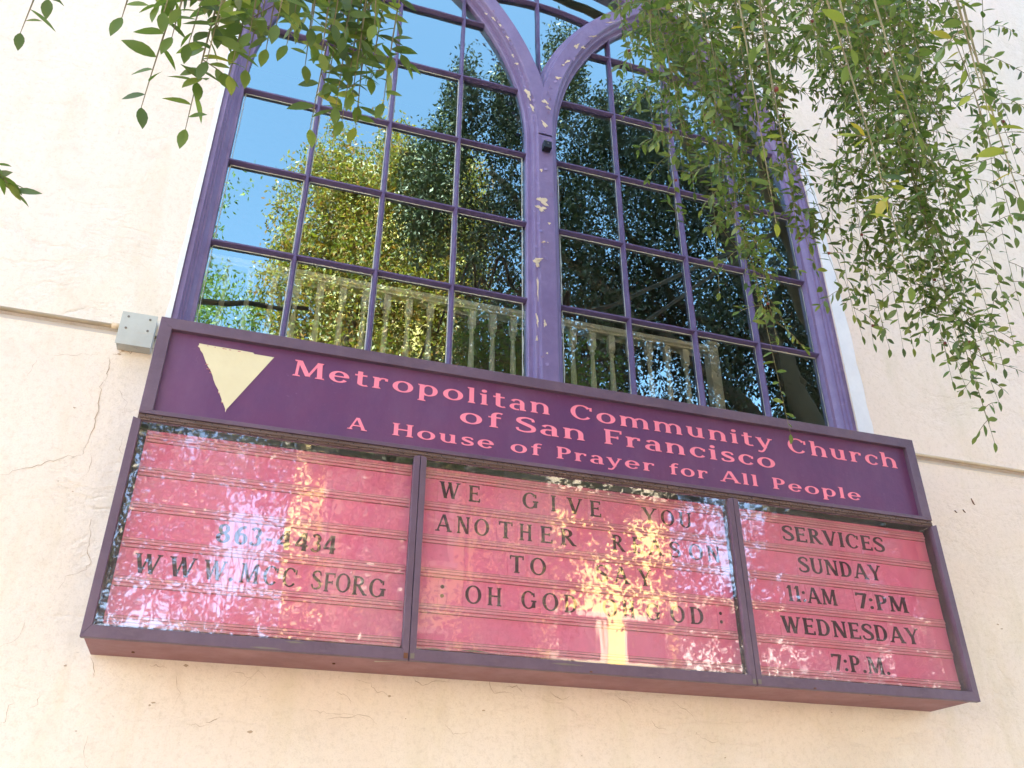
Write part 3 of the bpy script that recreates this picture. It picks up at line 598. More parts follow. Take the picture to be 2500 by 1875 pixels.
# ------------------------------------------------------------------ lettering: a small serif alphabet made of strokes
ST, TH = .17, .085
def glyph(ch, st=ST, th=TH):
    Q = []
    def V(x, y0, y1, w=None): w = w or st; Q.append([(x - w / 2, y0), (x + w / 2, y0), (x + w / 2, y1), (x - w / 2, y1)])
    def Hh(x0, x1, y, t=None): t = t or th; Q.append([(x0, y - t / 2), (x1, y - t / 2), (x1, y + t / 2), (x0, y + t / 2)])
    def Dg(x0, y0, x1, y1, w): Q.append([(x0 - w / 2, y0), (x0 + w / 2, y0), (x1 + w / 2, y1), (x1 - w / 2, y1)])
    def F(x, y, w=.30, t=None): t = t or th * .85; y = y + t / 2 if y < .01 else y - t / 2; Q.append([(x - w / 2, y - t / 2), (x + w / 2, y - t / 2), (x + w / 2 - .03, y + t / 2), (x - w / 2 + .03, y + t / 2)] if y < .3 else [(x - w / 2 + .03, y - t / 2), (x + w / 2 - .03, y - t / 2), (x + w / 2, y + t / 2), (x - w / 2, y + t / 2)])
    def E(cx, cy, rx, ry, a0, a1, wm=None, wn=None, n=20):
        wm = wm or st * 1.05; wn = wn or th; o, i_ = [], []
        for k in range(n + 1):
            a = R(a0 + (a1 - a0) * k / n); c, s = math.cos(a), math.sin(a); w = wn + (wm - wn) * abs(c) ** 1.5
            o.append((cx + rx * c, cy + ry * s)); i_.append((cx + (rx - w) * c, cy + (ry - w * (.85 if abs(s) > .5 else 1)) * s))
        for k in range(n): Q.append(('s', [o[k], o[k + 1], i_[k + 1], i_[k]]))
        Q.append('|')
    def PL(pts, n=6):
        P = []
        for k in range(len(pts) - 1):
            p0, p1, p2, p3 = pts[max(k - 1, 0)], pts[k], pts[k + 1], pts[min(k + 2, len(pts) - 1)]
            for j in range(n):
                t = j / n; P.append(tuple(.5 * (2 * p1[d] + (p2[d] - p0[d]) * t + (2 * p0[d] - 5 * p1[d] + 4 * p2[d] - p3[d]) * t * t + (3 * p1[d] - p0[d] - 3 * p2[d] + p3[d]) * t ** 3) for d in range(3)))
        P.append(pts[-1]); A_ = []
        for k, (x, y, w) in enumerate(P):
            a, c = P[max(k - 1, 0)], P[min(k + 1, len(P) - 1)]; d = Vector((c[0] - a[0], c[1] - a[1])).normalized(); A_.append(((x - d.y * w / 2, y + d.x * w / 2), (x + d.y * w / 2, y - d.x * w / 2)))
        for k in range(len(A_) - 1): Q.append(('s', [A_[k][0], A_[k][1], A_[k + 1][1], A_[k + 1][0]]))
        Q.append('|')
    def dot(x, y, r=.1): Q.append([(x + r * math.cos(2 * math.pi * k / 12), y + r * math.sin(2 * math.pi * k / 12)) for k in range(12)])
    X = .70; s2 = st / 2
    if ch == 'A': Dg(.10, 0, .43, 1, th * 1.15); Dg(.80, 0, .46, 1, st * 1.05); Hh(.22, .68, .33); F(.10, 0, .28); F(.80, 0, .32); w = .92
    elif ch == 'C': E(.44, .5, .42, .51, 42, 318); V(.78, .66, .90, th); w = .86
    elif ch == 'D': V(.17, 0, 1); E(.34, .5, .44, .5, -90, 90); Hh(.04, .36, 1 - th / 2); Hh(.04, .36, th / 2); w = .84
    elif ch == 'E': V(.17, 0, 1); Hh(.04, .62, 1 - th / 2); Hh(.17, .52, .52); Hh(.04, .66, th / 2); V(.62, .80, 1, th * .8); V(.66, 0, .22, th * .8); V(.52, .43, .61, th * .7); w = .72
    elif ch == 'F': V(.17, 0, 1); Hh(.04, .64, 1 - th / 2); Hh(.17, .52, .50); V(.64, .78, 1, th * .8); V(.52, .41, .59, th * .7); F(.17, 0); w = .68
    elif ch == 'G': E(.44, .5, .42, .51, 42, 335); V(.76, .68, .90, th); V(.76, .08, .44, st * .9); Hh(.60, .90, .44); w = .92
    elif ch == 'H': V(.17, 0, 1); V(.71, 0, 1); Hh(.17, .71, .52); F(.17, 0); F(.17, 1); F(.71, 0); F(.71, 1); w = .88
    elif ch == 'I': V(.17, 0, 1); F(.17, 0); F(.17, 1); w = .34
    elif ch == 'M': Dg(.13, 0, .17, 1, th * 1.1); Dg(.51, .06, .20, 1, st); Dg(.51, .06, .84, 1, th * 1.1); Dg(.90, 0, .86, 1, st); F(.13, 0, .26); F(.90, 0, .32); F(.13, 1, .2); F(.90, 1, .2); w = 1.06
    elif ch == 'N': V(.15, 0, 1, th * 1.2); V(.73, 0, 1, th * 1.2); Dg(.71, 0, .17, 1, st * 1.15); F(.15, 0, .26); F(.10, 1, .2); F(.73, 1, .26); w = .88
    elif ch == 'O': E(.46, .5, .44, .51, 0, 360, n=36); w = .92
    elif ch == 'P': V(.17, 0, 1); E(.32, .71, .34, .29, -90, 90); Hh(.04, .34, 1 - th / 2); Hh(.17, .34, .42 + th / 2); F(.17, 0, .32); w = .68
    elif ch == 'R': V(.17, 0, 1); E(.32, .74, .32, .26, -90, 90); Hh(.04, .34, 1 - th / 2); Hh(.17, .34, .48 + th / 2); Dg(.72, 0, .36, .50, st * 1.05); F(.17, 0, .3); F(.74, 0, .2); w = .82
    elif ch == 'S': PL([(.60, .74, th * 1.1), (.56, .90, th * 1.1), (.35, .965, th), (.14, .86, st * .8), (.13, .68, st), (.36, .52, st * 1.05), (.58, .36, st), (.58, .14, st * .8), (.34, .035, th), (.11, .10, th), (.06, .26, th * 1.1)]); w = .68
    elif ch == 'T': V(.38, 0, 1); Hh(.03, .73, 1 - th / 2); V(.05, .78, 1, th * .8); V(.71, .78, 1, th * .8); F(.38, 0); w = .76
    elif ch == 'U': V(.17, .32, 1); V(.70, .32, 1, th * 1.2); E(.43, .34, .345, .35, 180, 360, st, th); F(.17, 1); F(.70, 1, .26); w = .86
    elif ch == 'V': Dg(.42, 0, .12, 1, st * 1.1); Dg(.42, 0, .74, 1, th * 1.1); F(.12, 1, .3); F(.74, 1, .24); w = .86
    elif ch == 'W': Dg(.34, 0, .12, 1, st * 1.05); Dg(.34, 0, .56, 1, th); Dg(.76, 0, .54, 1, st * 1.05); Dg(.76, 0, 1.02, 1, th); F(.12, 1, .3); F(.55, 1, .2); F(1.02, 1, .24); w = 1.14
    elif ch == 'Y': Dg(.42, .42, .12, 1, st * 1.05); Dg(.42, .42, .74, 1, th * 1.1); V(.42, 0, .46); F(.42, 0); F(.12, 1, .28); F(.74, 1, .24); w = .86
    elif ch == '1': V(.24, 0, 1); Dg(.06, .80, .20, .97, th); F(.24, 0, .34); w = .42
    elif ch == '3': E(.28, .74, .28, .27, -80, 150, st, th); E(.27, .27, .32, .28, -150, 85, st, th); w = .62
    elif ch == '4': V(.46, 0, 1); Dg(.06, .30, .42, 1, th * 1.2); Hh(.02, .62, .28, th); F(.46, 0, .26); w = .66
    elif ch == '6': E(.32, .30, .30, .31, 0, 360, st, th, 28); PL([(.12, .30, st), (.12, .55, st), (.26, .84, th * 1.3), (.50, .97, th)]); w = .66
    elif ch == '7': Hh(.03, .60, 1 - th * .7, th * 1.4); V(.06, .80, 1, th * .9); Dg(.26, 0, .56, .96, st); w = .62
    elif ch == '8': E(.33, .75, .25, .26, 0, 360, st * .9, th, 28); E(.33, .27, .31, .28, 0, 360, st, th, 28); w = .68
    elif ch == '-': Hh(.05, .40, .42, th * 1.3); w = .45
    elif ch == ':': dot(.12, .12); dot(.12, .62); w = .26
    elif ch == '.': dot(.12, .10); w = .24
    elif ch == 'a': E(.30, .20, .27, .215, 70, 290, st * .95, th); V(.50, 0, .50); E(.31, .46, .27, .25, 0, 150, st * .95, th); Hh(.30, .5, .385, th * .8); F(.56, 0, .18); w = .66
    elif ch == 'c': E(.36, .35, .33, .36, 48, 318); V(.58, .46, .62, th); w = .64
    elif ch == 'e': E(.36, .35, .34, .36, 0, 322); Hh(.08, .68, .37, th * .9); w = .72
    elif ch == 'f': V(.24, 0, .78); E(.42, .76, .265, .25, 60, 180, st, th); Hh(.06, .48, X - th / 2); F(.24, 0, .3); w = .50
    elif ch == 'h': V(.17, 0, 1); E(.40, .40, .31, .31, 0, 140, st, th); V(.625, 0, .42); F(.17, 0, .28); F(.62, 0, .28); F(.12, 1, .2); w = .78
    elif ch == 'i': V(.17, 0, X); dot(.17, .90, .10); F(.17, 0, .28); F(.11, X, .2); w = .34
    elif ch == 'l': V(.17, 0, 1); F(.17, 0, .28); F(.11, 1, .2); w = .34
    elif ch == 'm': V(.17, 0, X); E(.40, .40, .29, .31, 0, 140, st, th); V(.605, 0, .42); E(.83, .40, .29, .31, 0, 140, st, th); V(1.035, 0, .42); F(.17, 0, .26); F(.605, 0, .24); F(1.035, 0, .26); F(.12, X, .18); w = 1.2
    elif ch == 'n': V(.17, 0, X); E(.40, .40, .31, .31, 0, 140, st, th); V(.625, 0, .42); F(.17, 0, .28); F(.62, 0, .28); F(.12, X, .2); w = .80
    elif ch == 'o': E(.38, .35, .36, .36, 0, 360, n=32); w = .76
    elif ch == 'p': V(.17, -.32, X); E(.40, .35, .33, .36, -150, 150); F(.17, -.32 + .32 * 0 - 0, .01) if 0 else None; Q.append([(.02, -.34), (.32, -.34), (.29, -.27), (.05, -.27)]); F(.12, X, .2); w = .78
    elif ch == 'r': V(.17, 0, X); E(.40, .42, .28, .29, 55, 150, st, th); V(.50, .52, .68, st * .6); F(.17, 0, .30); F(.12, X, .2); w = .58
    elif ch == 's': PL([(.48, .52, th), (.44, .63, th), (.28, .67, th), (.13, .60, st * .75), (.13, .47, st * .85), (.28, .365, st * .95), (.45, .26, st * .85), (.45, .11, st * .7), (.28, .03, th), (.11, .06, th), (.06, .19, th)]); w = .56
    elif ch == 't': V(.22, .12, .90, st); E(.38, .16, .245, .17, 180, 300, st, th); Hh(.04, .46, X - th / 2); w = .50
    elif ch == 'u': V(.17, .28, X); V(.58, 0, X); E(.37, .30, .285, .31, 180, 320, st, th); F(.12, X, .2); F(.53, X, .2); F(.64, 0, .2); w = .78
    elif ch == 'y': Dg(.36, 0, .12, X, st); Dg(.36, 0, .60, X, th * 1.1); PL([(.37, .04, th * 1.1), (.30, -.17, th * 1.1), (.20, -.30, th * 1.2), (.05, -.29, th * 1.3)]); F(.12, X, .26); F(.60, X, .22); w = .70
    else: w = .42
    return Q, w
def letter(ch, x0, zb, cap, xs, y, mt, parent, name='letter', tilt=0., thick=.0022, st=ST, th=TH, slant=0.):
    Q, w = glyph(ch, st, th); b = MB(); lev = 0; k = 0
    def T(p): return (x0 + (p[0] * xs + p[1] * slant) * cap, zb + p[1] * cap)
    strip = []
    def flush():
        nonlocal lev
        if strip:
            y0 = y - thick - lev * .00012; lev += 1
            for q in strip: P = [T(p) for p in q]; b.prism(P, y0, y)
            strip.clear()
    for q in Q:
        if q == '|': flush()
        elif isinstance(q, tuple): strip.append(q[1])
        else: flush(); y0 = y - thick - lev * .00012; lev += 1; b.prism([T(p) for p in q], y0, y)
    flush()
    if b.v: return b.build(name, mt, parent), w * cap * xs
    return None, w * cap * xs
def word(txt, x0, x1, zb, cap, y, mt, parent, gap=.10, **k):
    ws = [glyph(c)[1] for c in txt]; tot = sum(ws) + gap * (len(txt) - 1); xs = (x1 - x0) / (tot * cap); x = x0
    for c, w in zip(txt, ws):
        letter(c, x, zb, cap, xs, y, mt, parent, **k); x += (w + gap) * cap * xs
hl = D.objects.new('header_lettering', None); COL.objects.link(hl); hl.parent = sign; hl.location = Vector((1.6, -.247, .9)) - sign.location
HY = -.2472
for t, a, c, zb, cap, sl_ in [('Metropolitan', .483, 1.472, .972, .066, .10), ('Community', 1.553, 2.462, .973, .064, 0), ('Church', 2.536, 3.088, .972, .068, 0), ('of', 1.107, 1.272, .882, .064, .05), ('San', 1.327, 1.616, .881, .064, 0), ('Francisco', 1.690, 2.462, .883, .064, 0),
                         ('A', .700, .766, .791, .048, 0), ('House', .857, 1.245, .791, .049, 0), ('of', 1.307, 1.430, .791, .049, 0), ('Prayer', 1.490, 1.903, .791, .049, 0), ('for', 1.963, 2.137, .791, .049, 0), ('All', 2.193, 2.366, .791, .049, 0), ('People', 2.430, 2.858, .791, .049, 0)]:
    if t == 'A': letter('A', a, zb, cap, (c - a) / (.92 * cap), HY, 'pinktext', hl, thick=.0012)
    else: word(t, a, c, zb, cap, HY, 'pinktext', hl, thick=.0012, slant=0, gap=.12)
# cream triangle with torn left and top edges
tp = [(.152, 1.0415), (.20, 1.0405), (.30, 1.0395), (.338, 1.0385), (.342, 1.0335), (.412, 1.0330), (.2835, .800), (.281, .787), (.279, .800), (.268, .822), (.262, .826), (.262, .834), (.250, .858), (.246, .861), (.246, .868), (.232, .888), (.222, .908), (.218, .920), (.205, .945), (.196, .955), (.186, .972), (.170, 1.005), (.160, 1.016), (.1575, 1.024), (.1495, 1.030), (.153, 1.034)]
b = MB(); b.prism(tp[::-1], -.2490, -.2472); b.build('triangle', 'tri', sign)
b = MB()
for (a, c, z) in [(.186, .196, .962), (.193, .206, .945), (.205, .212, .932), (.247, .253, .857), (.262, .268, .822), (.205, .209, 1.036), (.232, .246, 1.0355), (.255, .262, 1.0350), (.285, .295, 1.0345), (.18, .184, 1.037)]: b.box(a, c, -.2494, -.2471, z - .0012, z + .0014)
b.build('torn_edge', 'raildark', sign)
# changeable letters: each on its own tile, sitting in the tracks
TY = -.2068
def tile_row(di, items, row, cap=.063):
    zb = (.589, .463, .340, .216, .088)[row]
    for ii, it in enumerate(items):
        gl_ = it[1] - items[ii - 1][2] if ii else .02; gr_ = items[ii + 1][1] - it[2] if ii < len(items) - 1 else .02
        ch, xa, xb = it[:3]; dz = it[3] if len(it) > 3 else 0; st = it[4] if len(it) > 4 else ST; th = it[5] if len(it) > 5 else TH
        wnat = glyph(ch)[1]; t = MB(); m_ = .006; t.box(max(xa - m_, xa - gl_ / 2 + .0006), min(xb + m_, xb + gr_ / 2 - .0006), TY - .0022, TY, zb - .0165, zb + cap + .010)
        tl = t.build('letter_tile', 'tile', LB[di]); 
        letter(ch, xa, zb + dz, cap, (xb - xa) / (wnat * cap), TY - .0023, 'letter', tl, thick=.0012, st=st, th=th)
Sx = .17
tile_row(0, [('8', .320, .368, 0, .2, .12), ('6', .378, .422, 0, .2, .12), ('3', .426, .466, 0, .2, .12), ('-', .476, .500, 0), ('4', .512, .560, 0, .2, .12), ('4', .572, .616, 0, .2, .12), ('3', .624, .660, 0, .2, .12), ('4', .665, .708, 0, .2, .12)], 2)
tile_row(0, [('W', .095, .176), ('W', .198, .280), ('W', .302, .372), ('.', .380, .396), ('M', .414, .474), ('C', .486, .534), ('C', .546, .594), ('S', .640, .672), ('F', .680, .716, -.004), ('O', .718, .768, -.002), ('R', .772, .822, -.006), ('G', .828, .886, -.008)], 3)
tile_row(1, [('W', 1.053, 1.130), ('E', 1.160, 1.206, -.001), ('G', 1.366, 1.430), ('I', 1.478, 1.500), ('V', 1.544, 1.606), ('E', 1.634, 1.682), ('Y', 1.850, 1.915), ('O', 1.93, 1.988), ('U', 2.006, 2.064)], 0)
tile_row(1, [('A', 1.045, 1.102), ('N', 1.120, 1.170), ('O', 1.184, 1.242), ('T', 1.276, 1.330), ('H', 1.354, 1.404), ('E', 1.434, 1.484), ('R', 1.512, 1.574), ('R', 1.718, 1.770), ('E', 1.800, 1.845), ('A', 1.866, 1.926), ('S', 1.955, 2.000), ('O', 2.036, 2.098), ('N', 2.114, 2.172)], 1)
tile_row(1, [('T', 1.318, 1.372), ('O', 1.394, 1.456), ('S', 1.645, 1.694), ('A', 1.718, 1.778), ('Y', 1.815, 1.872)], 2)
tile_row(1, [(':', 1.070, 1.088, .01), ('O', 1.158, 1.218), ('H', 1.238, 1.290), ('G', 1.360, 1.418), ('O', 1.438, 1.500), ('D', 1.520, 1.572), ('O', 1.666, 1.725), ('H', 1.744, 1.794), ('G', 1.838, 1.894), ('O', 1.934, 1.994), ('D', 2.014, 2.074), (':', 2.136, 2.152, .01)], 3)
def run(di, txt, x0, x1, row):
    ws = [glyph(c)[1] if c != ' ' else .35 for c in txt]; g = .10; tot = sum(ws) + g * (len(txt) - 1); xs = (x1 - x0) / (tot * .063); x = x0; it = []
    for c, w in zip(txt, ws):
        if c != ' ': it.append((c, x, x + w * .063 * xs, 0, .19, .10))
        x += (w + g) * .063 * xs
    tile_row(di, it, row)
run(2, 'SERVICES', 2.468, 2.955, 0); run(2, 'SUNDAY', 2.520, 2.912, 1); run(2, '11:AM', 2.446, 2.672, 2); run(2, '7:PM', 2.762, 3.008, 2); run(2, 'WEDNESDAY', 2.402, 3.030, 3); run(2, '7:P.M.', 2.598, 2.856, 4)
# marks on the underside and lower rail
b = MB(); b.prism([(.0, 0)] * 3, 0, 0) if 0 else None
p0, p1 = (914, 1614), (988, 1617)
def under(u, v):
    d = CR.T @ np.array([(u - CCX) / CF, (v - CCY) / CF, 1.0]); t = (.0055 - CO[2]) / d[2]; return CO + d * t
a1 = under(914, 1614); a2 = under(990, 1616)
b = MB(); b.add([(a1[0], a1[1] - .006, .0052), (a2[0], a2[1] + .001, .0052), (a2[0] + .004, a2[1] - .001, .0052), (a1[0] + .002, a1[1] + .008, .0052)], [(0, 1, 2, 3)]); b.add([(a1[0], a1[1] + .006, .0056), (a1[0] + .01, a1[1] + .006, .0056), (a1[0] + .01, a1[1] - .005, .0056), (a1[0], a1[1] - .005, .0056)], [(0, 1, 2, 3)])
b.build('scraped_mark', 'trim', sign, fix=False)
b = MB()
for (u, v) in [(325, 1592), (815, 1620), (1443, 1640), (1990, 1680), (2125, 1696), (1680, 1660)]: p = under(u, v); b.tube([(p[0], p[1], .0064), (p[0], p[1], .0035)], .005, 8)
tag(b.build('screw', 'rust', sign), kind='stuff')
b = MB()
for (u, v, w) in [(650, 1582, .05), (1160, 1590, .05), (1385, 1622, .06), (720, 1568, .03), (1060, 1585, .03)]:
    p = pxy(u, v, F0); b.prism([(p.x - w, p.z), (p.x - w * .3, p.z - .003), (p.x + w, p.z - .001), (p.x + w * .4, p.z + .002), (p.x - w * .2, p.z + .003)], F0 - .0006, F0 + .001)
tag(b.build('scratch', 'screw', sign), kind='stuff')

# ------------------------------------------------------------------ junction box
jb = empty('junction_box', (-.09, 0, 1.11), 'grey metal junction box on the stucco at the upper left corner of the notice cabinet', 'electrical box')
quick('box_body', 'steel', jb, (-.149, -.031, -.052, -.0005, 1.106, 1.240), bevel=.002)
quick('cover_plate', 'steel', jb, (-.152, -.028, -.0565, -.0525, 1.102, 1.243), bevel=.0012)
for (x, z) in [(-.128, 1.222), (-.052, 1.222), (-.128, 1.172), (-.052, 1.172)]:
    b = MB(); b.tube([(x, -.0568, z), (x, -.0590, z)], .0045, 8); b.build('screw', 'screw', jb)
b = MB(); b.tube([(-.088, -.027, 1.1058), (-.088, -.027, 1.1040)], .0115, 14); b.build('knockout', 'steel', jb)

# ------------------------------------------------------------------ foliage tools
def leaf_verts(L_, w, fold=.18, curl=.12):
    xs = [0, .12, .30, .50, .72, .90, 1.0]; hw = [.0, .24, .44, .5, .38, .15, 0.0]; V_ = []
    for x, h in zip(xs, hw):
        z = -curl * x * x * L_
        V_.append((x * L_, 0, z))
        if 0 < x < 1: V_ += [(x * L_, h * w, z + fold * h * w), (x * L_, -h * w, z + fold * h * w)]
    F_ = [(0, 2, 1), (0, 1, 3)]
    for k in range(1, 13, 3): F_ += [(k, k + 1, k + 4, k + 3), (k, k + 3, k + 5, k + 2)]
    F_ += [(13, 14, 16), (13, 16, 15)]
    return V_, F_
LV, LF = leaf_verts(1, .43)
LVa = np.array(LV)
def frame_rot(d, roll):
    d = d.normalized(); up = Vector((0, -.75, .55)); s = up.cross(d)
    if s.length < .05: s = Vector((1, 0, 0)).cross(d)
    s.normalize(); u = d.cross(s); m = Matrix((d, s, u)).transposed(); return (m @ Matrix.Rotation(roll, 3, 'X'))
class Strands:
    def __init__(s): s.leaves = []; s.stems = []; s.berries = []
    def leaf(s, p, d, L_, roll): s.leaves.append((p, frame_rot(d, roll), L_))
    def twig(s, p, d, ln, L_, rnd, sp=.5, rad=.0009):
        pts = [p.copy()]; d = d.normalized(); n = max(3, int(ln / (L_ * sp)))
        for i in range(n):
            d = (d + Vector((rnd.uniform(-.12, .12), rnd.uniform(-.12, .12), -.16 + rnd.uniform(-.08, .08)))).normalized(); q = pts[-1] + d * ln / n; pts.append(q)
            side = 1 if i % 2 else -1; a = Vector((rnd.uniform(-1, 1), rnd.uniform(-1, 1), rnd.uniform(-.1, .5))).cross(d)
            if a.length < .1: continue
            ld = (a.normalized() * rnd.uniform(.7, 1.2) * side + d * rnd.uniform(.3, .9) + Vector((0, 0, rnd.uniform(-.35, .15))))
            s.leaf(q, ld, L_ * rnd.uniform(.62, 1.12), rnd.uniform(-.9, .9))
        s.leaf(pts[-1], d, L_ * .8, rnd.uniform(-.8, .8)); s.stems.append((pts, [rad] * len(pts)))
    def strand(s, tip, length, L_, rnd, topz=5.2, twigs=.5, sway=.05, sp=.62, rad=.0022, tw=(.06, .22)):
        # hangs from above down to tip
        ph = rnd.uniform(0, 6); n = max(4, int(length / (L_ * sp))); amp = sway * rnd.uniform(.4, 1)
        off = Vector((rnd.uniform(-1, 1), rnd.uniform(-.6, .6), 0)) * .10
        def P(t): return tip + Vector((amp * (math.sin(ph + t * 2.2) - math.sin(ph)), amp * .7 * (math.cos(ph * 1.3 + t * 1.9) - math.cos(ph * 1.3)), t)) + off * t * t
        pts = [P(length * i / n) for i in range(n + 1)]
        st = pts + [P(length) + (P(length) - P(length - .05)).normalized() * .3] if 1 else pts
        if topz > st[-1].z + .1: e = st[-1].copy(); e.z = topz; e.x += off.x; st.append(e)
        s.stems.append((st, [rad * (.35 + .65 * min(1, i / (n * .8))) for i in range(len(st))]))
        for i, q in enumerate(pts):
            t = length * i / n; a = rnd.uniform(0, 6.28) if i % 2 == 0 else a + math.pi + rnd.uniform(-.5, .5)
            if i == 0: s.leaf(q, Vector((rnd.uniform(-.3, .3), 0, -1)), L_ * .8, 0); continue
            d = Vector((math.cos(a), math.sin(a) * .45, rnd.uniform(-.45, .3)))
            s.leaf(q, d, L_ * rnd.uniform(.75, 1.15) * (.7 if t < .04 else 1), rnd.uniform(-.8, .8))
            if rnd.random() < twigs and t > .05:
                s.twig(q, Vector((math.cos(a + 1.5), math.sin(a + 1.5) * .8, rnd.uniform(-.5, .3))), rnd.uniform(*tw) * min(1, .4 + t), L_ * .9, rnd)
        if rnd.random() < .25: s.berries.append(pts[min(len(pts) - 1, rnd.randint(1, 6))] + Vector((.006, 0, -.004)))
def mesh_leaves(name, leaves, mt, parent, kind='stuff'):
    n = len(leaves)
    if not n: return None
    V_ = np.zeros((n, 17, 3)); 
    for i, (p, m, L_) in enumerate(leaves): V_[i] = (LVa * L_) @ np.array(m).T + np.array(p)
    pl = np.array(parent.location); F_ = []
    for i in range(n): F_ += [tuple(k + 17 * i for k in f) for f in LF]
    me = D.meshes.new(name); me.from_pydata((V_.reshape(-1, 3) - pl).tolist(), [], F_); me.materials.append(MT[mt])
    me.polygons.foreach_set('use_smooth', [True] * len(me.polygons))
    o = link(name, me, parent); tag(o, kind=kind); return o
leafme = {}
for mt in ('leaf', 'leafyellow'):
    me = D.meshes.new('leaf'); me.from_pydata(LV, [], LF); me.materials.append(MT[mt]); me.polygons.foreach_set('use_smooth', [True] * len(me.polygons)); leafme[mt] = me
def place_leaves(leaves, parent, limit, yellow=.03, rnd=random.Random(3)):
    vis = []
    for l in leaves:
        c = l[0] + l[1] @ Vector((l[2] * .5, 0, 0)); u, v, z = proj(c)
        if z > 0 and -20 < u < 2520 and -20 < v < 1900: vis.append((l[2] / z, l))
        else: vis.append((0, l))
    vis.sort(key=lambda t: -t[0]); rest = []
    for i, (s, l) in enumerate(vis):
        mt = 'leafyellow' if rnd.random() < yellow else 'leaf'
        if i < limit and s > 0:
            o = D.objects.new('leaf', leafme[mt]); COL.objects.link(o); o.parent = parent
            o.matrix_local = Matrix.Translation(l[0] - parent.location) @ l[1].to_4x4() @ Matrix.Scale(l[2], 4)
        else: rest.append(l)
    return rest
def crown(name, parent, centers, mt, rnd, nleaf, L_=.07, hang=(.4, 1.4), gate=None, clump=None):
    """weeping crown: many short hanging strands of diamond leaves inside the given ellipsoids (x,y,z,rx,ry,rz)"""
    g = np.random.default_rng(rnd); tot = sum(c[3] * c[4] * c[5] for c in centers); V_ = []
    for c in centers:
        k = int(nleaf * c[3] * c[4] * c[5] / tot / 26) + 1
        d = g.normal(size=(k, 3)); d /= np.linalg.norm(d, axis=1)[:, None]; rr = g.uniform(.25, 1, k) ** .45
        p = np.array(c[:3]) + d * rr[:, None] * np.array(c[3:6])
        if gate is not None: p = p[[gate(q) for q in p]]
        for q in p:
            if clump is not None and noise.noise(Vector(q * clump[0]) + Vector((rnd, 0, 0))) < clump[1]: continue
            h = g.uniform(*hang); m = 26; t = g.uniform(0, 1, m); w = g.normal(size=(m, 3)) * np.array([.07, .07, .05]); sw = g.uniform(-.15, .15, 2)
            c0 = q + np.stack([sw[0] * t * h, sw[1] * t * h, -t * h], 1) + w
            a = g.normal(size=(m, 3)) + np.array([0, 0, -.9]); a /= np.linalg.norm(a, axis=1)[:, None]; b_ = np.cross(a, g.normal(size=(m, 3))); b_ /= np.linalg.norm(b_, axis=1)[:, None]
            s = L_ * g.uniform(.6, 1.2, m)[:, None]
            V_.append(np.stack([c0, c0 + a * s * .5 + b_ * s * .2, c0 + a * s, c0 + a * s * .5 - b_ * s * .2], 1))
    V_ = np.concatenate(V_); n = len(V_); me = D.meshes.new(name); pl = np.array(parent.location)
    me.vertices.add(4 * n); me.vertices.foreach_set('co', (V_.reshape(-1, 3) - pl).ravel()); me.loops.add(4 * n); me.loops.foreach_set('vertex_index', np.arange(4 * n)); me.polygons.add(n)
    me.polygons.foreach_set('loop_start', np.arange(n) * 4); me.polygons.foreach_set('loop_total', np.full(n, 4)); me.update(); me.validate()
    me.materials.append(MT[mt]); o = link(name, me, parent); tag(o, kind='stuff'); return o
def limb(parent, pts, r0, r1, name='limb', wob=.12, seed=0, seg=6):
    rd = random.Random(seed); P = []; pts = [Vector(p) for p in pts]
    for k in range(len(pts) - 1):
        for j in range(seg):
            t = j / seg; q = pts[k].lerp(pts[k + 1], t); 
            if P: q += Vector((rd.uniform(-1, 1), rd.uniform(-1, 1), rd.uniform(-.5, .5))) * wob * (.5 if j else .3)
            P.append(q)
    P.append(pts[-1]); n = len(P); b = MB(); b.tube(P, [r0 + (r1 - r0) * (i / (n - 1)) ** .8 for i in range(n)], 8); return b.build(name, 'bark', parent, smooth=True)

# ------------------------------------------------------------------ near tree on the right: hanging sprays in view, dark crown mirrored in the window
rt = empty('weeping_tree', (7.2, -4.2, GZ), 'weeping street tree whose small-leaved branches hang over the upper right of the wall and window', 'tree')
limb(rt, [(7.2, -4.2, GZ), (7.1, -4.2, 1.0), (6.7, -4.3, 3.2), (6.2, -4.6, 6.0), (5.6, -5.0, 9.5)], .26, .07, 'trunk', .08, 1)
limb(rt, [(6.9, -4.25, 2.0), (6.1, -3.4, 4.6), (4.6, -2.0, 5.6), (3.2, -1.2, 5.7), (2.0, -.9, 5.5)], .12, .03, 'limb', .10, 2)
limb(rt, [(6.7, -4.3, 3.2), (5.6, -5.2, 5.2), (4.3, -5.6, 6.6), (3.0, -5.8, 8.3)], .12, .04, 'limb', .15, 3)
limb(rt, [(6.8, -4.3, 2.6), (8.3, -4.8, 4.6), (9.6, -5.0, 7.0)], .12, .04, 'limb', .15, 4)
limb(rt, [(6.5, -4.4, 4.6), (5.6, -5.6, 6.6), (4.6, -6.0, 9.0)], .09, .03, 'limb', .15, 5)
limb(rt, [(6.3, -4.5, 5.5), (7.4, -5.5, 7.0), (8.6, -6.0, 8.6)], .09, .03, 'limb', .15, 6)
limb(rt, [(6.9, -4.2, 1.8), (5.4, -4.6, 3.6), (3.8, -5.0, 4.6), (2.4, -5.2, 5.4)], .09, .03, 'limb', .15, 7)
S = Strands(); rd = random.Random(11)
